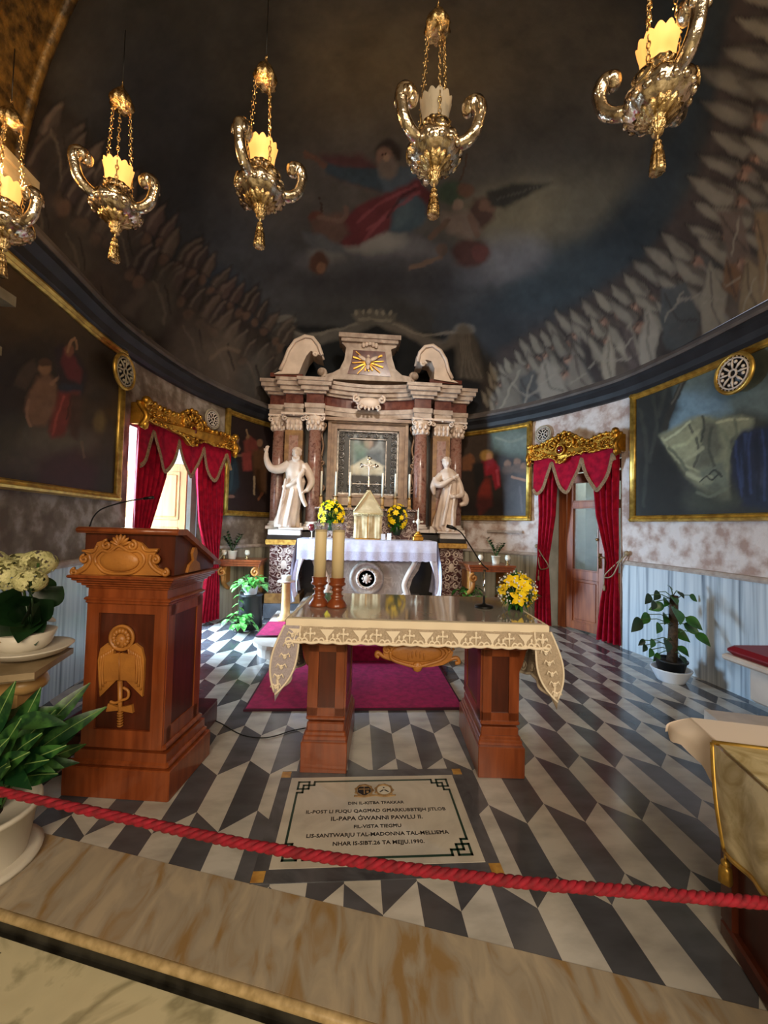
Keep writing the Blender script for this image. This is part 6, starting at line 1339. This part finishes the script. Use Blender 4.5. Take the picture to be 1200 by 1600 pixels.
# ================= hanging lamps =================
random.seed(21)
def lamp_proto():
    o=thing('sanctuary_lamp','x','hanging lamp',(0,0,0),0,'silver hanging lamps across the chancel arch')
    c=MB(); c.lathe([(.003,.155),(.012,.15),(.016,.137),(.010,.13),(.018,.122),(.02,.108),(.015,.10),(.023,.09),(.03,.012),(.028,.0),(.0,.004)],n=40,lobes=10,la=.09); c.tube([(0,0,.15),(0,0,.20)],.005,6); part('tassel',c,M['brass'],o,label='golden metal tassel')
    c=MB(); c.lathe([(0,.175),(.018,.178),(.024,.19),(.018,.20),(.03,.21),(.034,.222),(.026,.235),(.045,.247),(.078,.268),(.088,.285),(.075,.292)],n=64,mi=1,lobes=16,la=.06)
    c.lathe([(.075,.275),(.115,.305),(.138,.34),(.132,.37),(.10,.395),(.075,.405),(.085,.42),(.075,.435),(.058,.45),(.062,.47),(.07,.49),(.062,.492),(.052,.47),(.0,.46)],n=40,lobes=12,la=.045)
    for k in range(16):
        a=2*PI*k/16; c.ball((.125*math.cos(a),.125*math.sin(a),.325),(.015,.02,.018),6,0,rot=Matrix(( (math.cos(a),-math.sin(a),0),(math.sin(a),math.cos(a),0),(0,0,1))).to_euler())
        c.ball((.066*math.cos(a),.066*math.sin(a),.478),.010,5,1)
    c.torus((0,0,.375),.12,.008,'z',36,6,1)
    for k in range(3):
        a=2*PI*k/3+PI/2+PI; Mx=Matrix.Rotation(a,4,'Z')@Matrix.Translation((.118,0,.375))@Matrix.Rotation(PI/2-.25,4,'Y')
        c.lathe([(0,.02),(.03,.02),(.034,.014),(.038,.008),(.042,.0)],n=24,M=Mx,mi=0); c.torus((0,0,.014),.036,.006,'z',24,6,1,Mx); c.ball((0,0,.02),(.02,.014,.008),8,1,Mx)
        for j in range(3): c.ball(((.1+.006*j)*math.cos(a+.35),(.1+.006*j)*math.sin(a+.35),.32+.02*j),(.014,.014,.02),6)
    part('bowl',c,[M['silver'],M['brass']],o)
    for k in range(3):
        a=2*PI*k/3+PI/2; ca,sa=math.cos(a),math.sin(a); c=MB()
        pr_=[(.085,.365),(.12,.35),(.165,.36),(.20,.395),(.215,.44),(.222,.485),(.21,.525),(.18,.535),(.165,.515),(.175,.495)]
        pp=crv([(r*ca,r*sa,z) for r,z in pr_],5); n=len(pp); R=[np.interp(i/(n-1),[0,.15,.5,.72,.85,1],[.022,.032,.028,.044,.042,.018]) for i in range(n)]
        c.tube(pp,R,10)
        for j in range(6):
            t=-1+j*.4; e=Vector((-sa,ca,0))*(t*.03); q=Vector((.215*ca,.215*sa,.50))+e; c.tube([q+Vector((ca*.012,sa*.012,-.03)),q+Vector((ca*.012,sa*.012,.01)),q+Vector((-ca*.01,-sa*.01,.035)),q+Vector((-ca*.04,-sa*.04,.02))],.012,6,0)
        c.ball((.10*ca,.10*sa,.37),(.03,.03,.028),8,1); c.tube([( .15*ca,.15*sa,.345),(.17*ca,.17*sa,.33),(.19*ca,.19*sa,.345)],.008,5)
        part('arm',c,[M['silver'],M['brass']],o)
    for k in range(3):
        a=2*PI*k/3+PI/2+PI/3; c=MB(); p0=Vector((.085*math.cos(a),.085*math.sin(a),.41)); p1=Vector((.05*math.cos(a),.05*math.sin(a),1.03)); n=19
        for j in range(n):
            q=p0+(p1-p0)*((j+.5)/n); Mx=Matrix.Translation(q)@Matrix.Rotation(a+j*PI/2,4,'Z'); c.torus((0,0,0),.0095,.0028,'x',10,5,0,Mx,sx=.8,sz=1.75)
            if j%2==0: c.ball((.011,0,0),.0045,5,0,Mx); c.ball((-.011,0,0),.0045,5,0,Mx)
        part('chain',c,M['brass'],o)
    c=MB(); c.lathe([(.055,1.02),(.064,1.04),(.058,1.07),(.045,1.10),(.028,1.13),(.012,1.15),(.008,1.17),(.0,1.175)],n=32,lobes=9,la=.1); c.lathe([(.0,1.045),(.05,1.03)],n=20); c.torus((0,0,1.185),.012,.003,'x',12,5)
    part('canopy',c,M['brass'],o); c=MB(); c.tube([(0,0,1.19),(0,0,1.55)],.003,6); part('hanging_cord',c,M['iron'],o)
    # glass shade
    def gl(u,v):
        a=2*PI*u; r=np.interp(v,[0,.25,.7,1],[.04,.062,.07,.08])*(1+.03*v*math.cos(a*12)); return (r*math.cos(a),r*math.sin(a),.47+.14*v*(1+.14*abs(math.cos(a*6))))
    c=MB(); c.grid(72,10,gl,cu=True); c.grid(72,10,lambda u,v:tuple(Vector(gl(u,v))*1 - Vector((gl(u,v)[0]*.04,gl(u,v)[1]*.04,0))),cu=True)
    g=part('glass_shade',c,M['glasslit'],o,label='scalloped frosted glass shade'); c=MB(); c.lathe([(.0,.0),(.016,.015),(.02,.04),(.014,.07),(0,.085)],(0,0,.475),14); b=part('bulb',c,M['bulb'],o)
    return o,g,b
LP=[('1',atz(2,432,2.62),.3,'hanging lamp at far left, half cut by the frame'),('2',atz(178,408,2.86),.45,'lit hanging lamp second from the left, over the ambo'),('3',atz(405,386,2.86),.75,'lit hanging lamp between the ambo and the unlit lamp'),('4',atz(677,338,2.86),.07,'unlit hanging lamp in front of the painted figure on clouds'),('5',atz(1027,270,2.86),1.0,'hanging lamp at far right, nearest the mitred bishops')]
pr0,g0,b0=lamp_proto(); lampobjs=[]
for i,(n_,p,rz,lab) in enumerate(LP):
    o=pr0 if i==0 else dup(pr0,p,rz)
    o.location=p; o.rotation_euler=(0,0,rz); o['label']='silver '+lab if not lab.startswith('unlit') and not lab.startswith('lit') else 'silver and brass '+lab; o['group']='silver hanging lamps across the chancel arch'; s_=.95 if i else .84
    o.scale=(s_,s_,s_*.93); lampobjs.append(o)
    if i!=3:
        l=bpy.data.lights.new('lamp_light','POINT'); l.energy=LAMPW; l.color=(1,.62,.28); l.shadow_soft_size=.03; lo=bpy.data.objects.new('lamp_light',l); lo.location=(p.x,p.y,p.z+.64*.93*.95); COL.objects.link(lo)
    else:
        for ch in list(o.children):
            if ch.name.startswith('bulb'): bpy.data.objects.remove(ch)
            elif ch.name.startswith('glass_shade'): ch.data=ch.data.copy(); ch.data.materials[0]=M['glassoff']
# ================= plants and stands =================
def potlathe(c,cx,cy,z,r0,r1,h,n=32,mi=0,ribs=0): c.lathe([(r0,0),(r0*1.02,h*.1),(r1*.97,h*.9),(r1*1.05,h*.92),(r1*1.05,h),(r1*.95,h),(r1*.92,h*.88),(0,h*.86)],(cx,cy,z),n,mi,lobes=ribs,la=.02 if ribs else 0)
# white pot with striped foliage, lower left
x,y=-1.47,1.735; o=thing('potted_plant','leafy striped plant in white pot on threshold at lower left','plant',(x,y,.002))
c=MB(); potlathe(c,x,y,.002,.15,.185,.22); c.lathe([(.2,0),(.205,.02),(.18,.022)],(x,y,.002),32); part('pot',c,M['potw'],o,True,label='white plastic pot')
c=MB(); c.lathe([(0,.195),(.17,.19)],(x,y,0),24); part('soil',c,M['soil'],o,True)
random.seed(5); tips=[(155,1103,.20,1.9),(132,1068,.22,1.95),(60,1075,.2,1.8),(20,1065,.16,1.7),(120,1135,.18,1.9),(105,1185,.15,1.85),(95,1160,.2,1.65),(30,1120,.2,1.6),(10,1150,.2,1.6),(60,1140,.2,1.6),(125,1160,.2,2.0),(-10,1080,.18,1.8),(80,1110,.22,1.8),(-30,1120,.2,1.7),(40,1170,.2,1.58),(85,1205,.14,1.75),(45,1090,.2,2.0),(5,1100,.2,1.95),(70,1180,.18,1.62),(15,1190,.18,1.55)]
for i,(a,b,L,Y) in enumerate(tips):
    t=at(a,b,Y); base=Vector((x+random.uniform(-.05,.05),y+random.uniform(-.05,.05),.2)); m1=base.lerp(t,.45)+Vector((0,0,.06)); d=(t-m1); q=MB(); q.tube(crv([base,(base+m1)/2+Vector((0,0,.04)),m1],4),.006,6,1)
    leafm(q,m1-d*.1,d,d.length*1.25,.078,0,up=(.25,-.8,.6),droop=.1,n=10,fold=.12); q.tube([m1-d*.08,m1+d*.5-Vector((0,0,.02))*d.length,m1+d*1.12-Vector((0,0,.1))*d.length],.0022,4,2); part('leaf',q,[M['leafs'],M['stem'],M['rib']],o,True)
for i in range(34):
    a=random.uniform(0,6.28); r_=random.uniform(.06,.24); q=MB(); base=Vector((x,y,.2)); m1=base+Vector((r_*.5*math.cos(a),r_*.5*math.sin(a),random.uniform(.12,.36))); q.tube([base,m1],.005,5,1); leafm(q,m1,Vector((math.cos(a),math.sin(a),random.uniform(-.1,.8))),.22,.07,0,up=(.3,-.7,.6),droop=.3,n=8); part('leaf',q,[M['leafs'],M['stem']],o,True)
# console bracket
zc=.74; k1=atz(115,1012,zc); k2=atz(60,1048,zc); o=thing('wall_console','carved beige stone bracket shelf holding the hydrangea','console',(-1.9,k1.y-.1,.25))
c=MB(); ang=math.atan2(k2.y-k1.y,k2.x-k1.x)
c.prism([(k1.x,k1.y),(-2.3,k1.y+.03),(-2.3,k2.y-.12),(k2.x-.22,k2.y-.1),(k2.x,k2.y-.02)][::1],zc-.028,zc,'xy'); c.prism([(k1.x-.03,k1.y-.01),(-2.3,k1.y),(-2.3,k2.y-.1),(k2.x-.22,k2.y-.07),(k2.x-.02,k2.y+.01)],zc-.045,zc-.028,'xy'); part('shelf_slab',c,M['shelfst'],o,True)
c=MB(); bx=(k1.x+k2.x)/2-.17; by=(k1.y+k2.y)/2; c.box((bx-.2,by,.58),(.5,.16,.2),bev=.02); c.box((bx-.25,by,.35),(.3,.12,.3),bev=.02)
for k in range(3):
    c.tube([(bx-.1-.14*k+.0*a,by-.09,b) for a,b in spiral((0,.63),.05,1.3,0,16,1)],.02,7); c.tube([(a,by-.09,b) for a,b in spiral((bx-.08-.15*k,.63),.055,1.4,PI/2,18,1)],.017,6)
c.ball((bx+.05,by,.63),(.07,.09,.05),12); c.ball((bx-.05,by-.06,.55),(.06,.05,.04),10); part('carved_bracket',c,M['tan'],o,True)
# hydrangea
x,y=k2.x-.17,(k1.y+k2.y)/2+.02; hz=zc; o=thing('hydrangea','cream hydrangea in white bowl on the stone console at left','plant',(x,y,hz))
c=MB(); c.lathe([(.07,0),(.13,.02),(.16,.045),(.165,.05),(.15,.05),(.0,.03)],(x,y,hz),32); c.lathe([(.07,.03),(.1,.06),(.12,.12),(.11,.12)],(x-.03,y,hz),28); part('bowl',c,M['potw'],o,True)
random.seed(8); 
heads=[((60,880),.075,2.05),((10,900),.09,1.95),((48,908),.06,1.9),((-20,880),.08,2.0),((30,880),.06,2.15)]
for (a,b),r_,Y in heads:
    p=at(a,b,Y); q=MB()
    for i in range(90):
        t=random.uniform(-.8,1); an=random.uniform(0,6.28); s_=math.sqrt(1-t*t); n=Vector((s_*math.cos(an),s_*math.sin(an),t)); lily(q,p+Vector((n.x*r_,n.y*r_,n.z*r_*.8)),n,.017,4,0,.9)
    q.tube([tuple(p),(x,y,hz+.1)],.006,5,1); part('flower_head',q,[M['hyd'],M['stem']],o,True)
for i,(a,b,Y,L) in enumerate([(90,915,2.05,.13),(75,935,2.0,.14),(85,925,2.15,.12),(60,960,1.95,.13),(45,945,1.85,.13),(20,950,1.85,.14),(55,990,1.95,.1),(0,960,1.8,.14),(70,900,2.1,.12),(30,925,1.85,.12),(5,985,1.9,.13),(35,985,1.9,.12),(80,960,2.1,.1),(15,870,2.2,.12),(50,920,1.8,.1),(-10,930,1.8,.14)]):
    t=at(a,b,Y); d=(t-Vector((x,y,hz+.18))).normalized(); q=MB(); leafm(q,t-d*L*.9,d+Vector((0,0,.0)),L*1.2,L*1.0,0,up=(.3,-.8,.5),droop=.25,n=7,fold=.15); q.tube([tuple(t-d*L*.9),(x,y,hz+.1)],.004,5); part('leaf',q,M['leafd'],o,True)
# right plant on moss pole
x,y=3.02,3.60; o=thing('potted_plant','climbing plant on a moss pole in ribbed white pot by right wall','plant',(x,y,0))
c=MB(); c.lathe([(.11,0),(.115,.01),(.165,.11),(.168,.12),(.15,.12),(.10,.02),(0,.015)],(x,y,0),48,lobes=24,la=.012); part('saucer_pot',c,M['potblue'],o,True,label='ribbed white outer pot')
c=MB(); potlathe(c,x,y,.03,.09,.13,.17); part('nursery_pot',c,M['potdk'],o,True); c=MB(); c.lathe([(0,.18),(.12,.178)],(x,y,0),20); part('soil',c,M['soil'],o,True)
c=MB(); c.tube([(x+.01,y,.17),(x+.02,y,.45),(x+.03,y,.80)],[.045,.04,.035],12); part('moss_pole',c,M['bark'],o,True)
random.seed(12)
LV=[(1000,968,.14),(1012,960,.12),(1040,935,.1),(1022,940,.09),(1055,950,.16),(1075,965,.13),(1062,925,.07),(1080,930,.08),(1045,915,.07),(1028,925,.1),(1072,975,.13),(1055,985,.13),(1042,1000,.12),(1062,1010,.1),(1018,1015,.08),(1005,1000,.07),(1020,1000,.08),(1028,1022,.08),(1065,1025,.08),(1040,960,.12),(1030,975,.1),(1015,930,.1),(1050,1020,.1),(1090,990,.12),(1008,1008,.07),(1035,945,.12),(1050,930,.11)]
for i,(a,b,L) in enumerate(LV):
    Y=y+random.uniform(-.16,.12); t=at(a,b,Y); z_=min(max(t.z-.05,.25),.8); b0_=Vector((x+.02,y,z_)); d=(t-b0_); d=Vector((d.x,d.y-.08,d.z*.3)).normalized(); q=MB(); q.tube([b0_,b0_.lerp(t,.5)+Vector((0,0,.03)),t],.004,5,1); leafm(q,t-d*.02,(d+Vector((0,0,-.55))),L*1.1,L*.8,0,up=(0,-1,.3),droop=.25,n=7); part('leaf',q,[M['leaf' if i%3 else 'leafd'],M['stem']],o,True)
# left plant stand
p=atz(386,985,0); sx_,sy_=p.x-.03,p.y; o=thing('plant_stand','black cylindrical plant stand with curled wire foot left of altar','plant stand',(sx_,sy_,0))
c=MB(); c.lathe([(.15,.0),(.16,.02),(.15,.2),(.14,.42),(.16,.44),(.0,.44)],(sx_+.03,sy_+.12,0),28); part('drum',c,M['potdk'],o,True)
c=MB(); 
for k in (-1,1): c.tube([(a,sy_-.12,b) for a,b in spiral((sx_-.1+.17*(k>0),.07),.055,1.1,PI/2,20,k)],.007,6)
c.torus((sx_,sy_-.05,.02),.12,.006,'z',24,6); part('wire_foot',c,M['iron'],o,True)
def pothos(lab,x,y,z,r,n,sd,potm,hang=0,ph_=.13):
    o=thing('pothos_plant',lab,'plant',(x,y,z)); c=MB(); potlathe(c,x,y,z,r*.75,r,ph_); part('pot',c,potm,o,True); random.seed(sd)
    q=MB(); q.lathe([(0,ph_*.9),(r*.9,ph_*.88)],(x,y,z),16); part('soil',q,M['soil'],o,True)
    for i in range(n):
        a=random.uniform(0,6.28); rr=random.uniform(.3,1.9)*r; h=random.uniform(.0,.13)-max(0,rr-r)*.5; t=Vector((x+rr*math.cos(a),y+rr*.8*math.sin(a),z+ph_+h)); q=MB(); q.tube([(x,y,z+ph_*.85),tuple(t)],.003,4,1)
        leafm(q,t,Vector((math.cos(a),math.sin(a)-.5,random.uniform(-.6,.3))),random.uniform(.07,.11),random.uniform(.055,.08),0,droop=.4,n=6); part('leaf',q,[M['leafb' if random.random()<.7 else 'leaf'],M['stem']],o,True)
    if hang:
        q=MB(); V_=[Vector((x-r*.9,y-.08,z+ph_)),Vector((x-r*1.1,y-.12,z-.05)),Vector((x-r*1.0,y-.12,z-.2)),Vector((x-r*1.2,y-.12,z-.36))]; q.tube(crv(V_,5),.004,5,1)
        for j,v in enumerate(crv(V_,3)[1:]): leafm(q,v,Vector(((-1)**j,-.3,-.3)),.08,.06,0,n=5)
        part('trailing_vine',q,[M['leafb'],M['stem']],o,True)
pz=at(390,935,sy_).z; pothos('upper trailing pothos in white pot on top of black plant stand',sx_+.03,sy_+.10,.445,.105,42,31,M['potblue'],1)
pothos('lower pothos in small pot at the foot of the black plant stand',sx_-.02,sy_-.13,.028,.08,38,32,M['soil'],0,.09)
# marble candle column
p=atz(447,972,.15); o=thing('candle_column','beige stone column stand with white candle beside the altar','candle stand',(-.87,5.2,.152))
zt_=at(450,908,5.2).z
c=MB(); c.lathe([(.10,0),(.10,.03),(.07,.05),(.075,.07),(.058,.09),(.052,zt_-.19),(.06,zt_-.17)],n=28); part('column_shaft',c,M['tan'],o)
c=MB(); c.lathe([(.06,zt_-.17),(.11,zt_-.16),(.112,zt_-.145),(.0,zt_-.14)],n=28); part('dish',c,M['white'],o); c=MB(); c.lathe([(.06,zt_-.143),(.062,zt_-.08),(.055,zt_-.075),(0,zt_-.08)],n=24); part('white_candle',c,M['waxw'],o)
# wooden shelves beside the altarpiece
def shelf(lab,x0,x1,y0,y1,z,sideface):
    o=thing('wall_shelf',lab,'shelf',((x0+x1)/2,(y0+y1)/2,z-.5)); c=MB(); xm=(x0+x1)/2; w=x1-x0; ym=(y0+y1)/2; d=y1-y0
    for k,(h,e) in enumerate(((.03,.0),(.03,-.03),(.04,-.06))): c.box((xm,ym,z-.015-.03*k),(w+e,d+e,h),bev=.004)
    part('shelf_board',c,M['wood'],o,True)
    for xx in (x0+.07,x1-.07):
        c=MB(); c.box((xx,ym+.03,z-.22),(.05,d*.75,.26),bev=.01); 
        c.tube([(xx,a,b) for a,b in spiral((y0+.07,z-.17),.07,1.3,0,20,-1)],.025,8); c.tube(crv([(xx,y0+.02,z-.2),(xx,y0+.08,z-.34),(xx,y1-.02,z-.5)],6),.03,8); 
        for s_ in (0,): c.tube([(a,y0-.005,b) for a,b in spiral((xx+.0,z-.17),.06,1.3,PI/2,20,1)],.018,7)
        part('carved_bracket',c,M['carved'],o,True,label='carved scroll bracket')
zs=.86; shelf('red brown wooden wall shelf with carved brackets left of altarpiece',-1.92,-1.32,5.72,6.15,zs,1)
zr=.90; a=atz(733,883,zr);b=atz(806,884,zr); 
shelf('dark wooden wall shelf with carved brackets right of altarpiece',a.x,b.x,(a.y+b.y)/2,(a.y+b.y)/2+.55,zr,1)
def zzplant(lab,x,y,z,sc,sd,nst=7):
    o=thing('potted_plant',lab,'plant',(x,y,z)); c=MB(); potlathe(c,x,y,z,.05*sc,.065*sc,.12*sc,24,0,8); part('pot',c,M['waxw'],o,True); random.seed(sd)
    for i in range(nst):
        an=2*PI*i/nst; ln=random.uniform(.1,.2)*sc; q=MB(); tip=Vector((x+ln*math.cos(an),y+ln*.5*math.sin(an),z+.12*sc+random.uniform(.14,.26)*sc)); b_=Vector((x,y,z+.1*sc)); q.tube([b_,b_.lerp(tip,.5)+Vector((0,0,.03)),tip],.005,5,1)
        for j in range(5):
            pp=b_.lerp(tip,.3+.16*j)+Vector((0,0,.02))
            for s_ in (-1,1): leafm(q,pp,Vector((s_*math.sin(an)+math.cos(an)*.4,-s_*math.cos(an)*.5,.6)),.075*sc,.035*sc,0,n=5)
        part('leafy_stem',q,[M['leafd'],M['stem']],o,True)
zzplant('dark leaved plant in cream pot on the left wooden shelf',at(363,865,5.85).x,5.85,zs,1.0,3)
zzplant('dark leaved plant in cream pot on the right wooden shelf',at(775,868,a.y+.25).x,a.y+.25,zr,.95,4,5)
def glasscup(lab,x,y,z):
    o=thing('votive_lamp',lab,'votive lamp',(x,y,z)); c=MB(); c.lathe([(.03,0),(.03,.01),(.01,.02),(.012,.05),(.02,.055)],n=16); part('brass_foot',c,M['brass'],o); c=MB(); c.lathe([(.02,.055),(.035,.075),(.036,.10),(.025,.13),(.0,.132)],n=18); part('white_globe',c,M['waxw'],o)
glasscup('white globe votive lamp on left shelf, nearest the curtain',at(350,870,5.8).x,5.8,zs); glasscup('white globe votive lamp on left shelf, nearest the altarpiece',at(386,872,5.85).x,5.85,zs)
glasscup('small white votive lamp on right shelf, left of its plant',at(751,876,a.y+.15).x,a.y+.15,zr); glasscup('small white votive lamp on right shelf, right of its plant',at(793,878,a.y+.15).x,a.y+.15,zr)
pothos('dim pothos in white pot under the right wooden shelf',at(733,925,5.6).x,5.6,.30,.1,40,41,M['potw'],0,.14)
c=MB(); p=at(733,925,5.6); c.box((p.x,5.6,.15),(.28,.28,.298),bev=.01); solo('plant_block',c,M['dkm'],'dark stone block under the dim pothos right of altar','block')
c=MB(); bar(c,9.75,10.35,1.33,1.37,.0,.04); solo('stone_ledge',c,M['dcap'],'thin pale stone ledge on wall under the right small painting','ledge')
# ================= right foreground credence =================
O_=Vector((1.33,1.335,0)); ta=math.atan2(-.29,.957); ct=thing('credence_table','dark red brown wooden side table at the right edge','table',O_,ta)
# local: +x right, -y towards camera
c=MB(); c.box((.28,-.33,.345),(.55,.62,.65)); c.box((.28,-.33,.03),(.60,.68,.06),bev=.008); c.box((.28,-.33,.655),(.60,.68,.03),bev=.006)
for y in (-.02,-.64): c.box((.0,y,.36),(.03,.06,.60))
part('cabinet',c,M['wooddk'],ct); c=MB(); c.box((.27,-.33,.69),(.68,.72,.03),bev=.006); part('tabletop',c,M['wood'],ct)
wc=thing('table_cloth','white cloth draped over the side table at right edge','tablecloth',O_,ta); zt=.71
c=MB(); c.box((.27,-.32,zt),(.72,.76,.008),bev=.003)
def wc_s(u,v):
    y=.06-.78*u; dr=.06+.34*min(u,.8)+.012*math.cos(u*30); f_=.02*math.sin(u*26)*v; return (-.09-.06*math.sin(min(1,v*1.6)*1.57)*max(0,1-u*5)-f_*max(0,1-u*4),y+.02*v*(1-u),zt-dr*v-(.012*abs(math.sin(u*40)) if v>.98 else 0))
c.grid(60,22,wc_s); c.grid(30,14,lambda u,v:(-.09-.07*math.sin(min(1,v*1.6)*1.57)+.73*u*(1),.06+.02*v+.02*math.sin(u*14)*v,zt-.07*v)); part('cloth',c,M['cloth2'],wc)
gv=thing('altar_veil','gold damask cloth with corner tassel over the side table','cloth',O_,ta)
c=MB(); c.box((.27,-.42,zt+.008),(.74,.56,.006)); 
def gs(u,v): y=-.14-.56*u; dr=.27-.06*u; return (-.115-.02*math.sin(v*2)-.006*math.sin(u*20)*v,y-.10*v*(1-u)*1,zt+.01-dr*v)
c.grid(40,20,gs); part('damask',c,M['veil'],gv)
c=MB(); c.tube([gs(0,i/20) for i in range(21)]+[gs(i/20,1) for i in range(21)],.008,6); c.tube([gs(0,0),(.64,-.14,zt+.014)],.008,6); part('gold_cord',c,M['goldframe'],gv)
c=MB(); q=gs(0,1); c.tube([q,(q[0],q[1],q[2]-.03)],.004,5); c.ball((q[0],q[1],q[2]-.035),.012,8); c.lathe([(.008,-.04),(.016,-.05),(.018,-.09),(.0,-.09)],q,12,lobes=8,la=.1); part('tassel',c,M['goldframe'],gv)
# presider chair and platform at the right wall
k=atz(1100,1108,.12); k2=atz(1142,1142,.12); d=(k2-k).normalized(); e=Vector((-d.y,d.x,0)); e=e if e.x>0 else -e
c=MB(); P4=[k,k2+d*.25,k2+d*.25+e*.9,k+e*.75]; c.prism([(v.x,v.y) for v in P4],0,.12,'xy'); solo('stone_platform',c,M['white'],'low pale marble platform behind the side table at right','platform')
p=at(1170,1022,2.75); o=thing('marble_seat','white marble scroll armed seat with red cushion at right edge','seat',(p.x+.3,2.72,.121))
c=MB(); c.box((p.x+.32,2.72,.44),(.66,.5,.05),bev=.015); c.tube([(a,2.5,b) for a,b in spiral((p.x+.12,.34),.075,1.4,PI/2,20,-1)],.024,8); c.box((p.x+.36,2.72,.27),(.42,.36,.30),bev=.02); c.tube(crv([(p.x+.05,2.5,.34),(p.x+.10,2.5,.24),(p.x+.2,2.5,.14)],5),.03,8); part('stone_frame',c,M['white'],o,True)
c=MB(); c.box((p.x+.33,2.72,.50),(.66,.46,.07),bev=.03); part('cushion',c,M['redc'],o,True,label='dark red cushion')
# ================= rope =================
R_=[atz(a,b,.55+dz) for a,b,dz in ((-150,1205,0),(0,1237,0),(210,1282,0),(400,1322,0),(600,1352,0),(800,1377,0),(1000,1394,0),(1200,1411,0),(1350,1420,0))]
c=MB(); rp=crv([tuple(v) for v in R_],70); n=len(rp)
for s_ in range(3):
    P_=[]
    for i in range(n):
        v=Vector(rp[i]); tt=(Vector(rp[min(i+1,n-1)])-Vector(rp[max(i-1,0)])).normalized(); u=tt.cross(Vector((0,0,1))).normalized(); w=u.cross(tt); ph=i*.42+s_*2*PI/3; P_.append(tuple(v+(u*math.cos(ph)+w*math.sin(ph))*.0055))
    c.tube(P_,.0080,6)
solo('barrier_rope',c,M['rope'],'twisted red barrier rope stretched across the foreground','rope')
# ================= lights =================
def area(name,loc,tgt,sx,sy,e,col):
    l=bpy.data.lights.new(name,'AREA'); l.shape='RECTANGLE'; l.size=sx; l.size_y=sy; l.energy=e; l.color=col; o=bpy.data.objects.new(name,l); COL.objects.link(o); o.location=loc
    d=Vector(tgt)-Vector(loc); o.rotation_euler=d.to_track_quat('-Z','Y').to_euler(); return o
exec(LIGHTS)
SC.view_settings.view_transform='Standard'; SC.view_settings.look='None'; SC.view_settings.gamma=1; SC.view_settings.use_curve_mapping=False; SC.view_settings.exposure=EXPO
wd=bpy.data.worlds.new('world'); SC.world=wd; wd.use_nodes=True; wd.node_tree.nodes['Background'].inputs[0].default_value=(.75,.8,1,1); wd.node_tree.nodes['Background'].inputs[1].default_value=.3
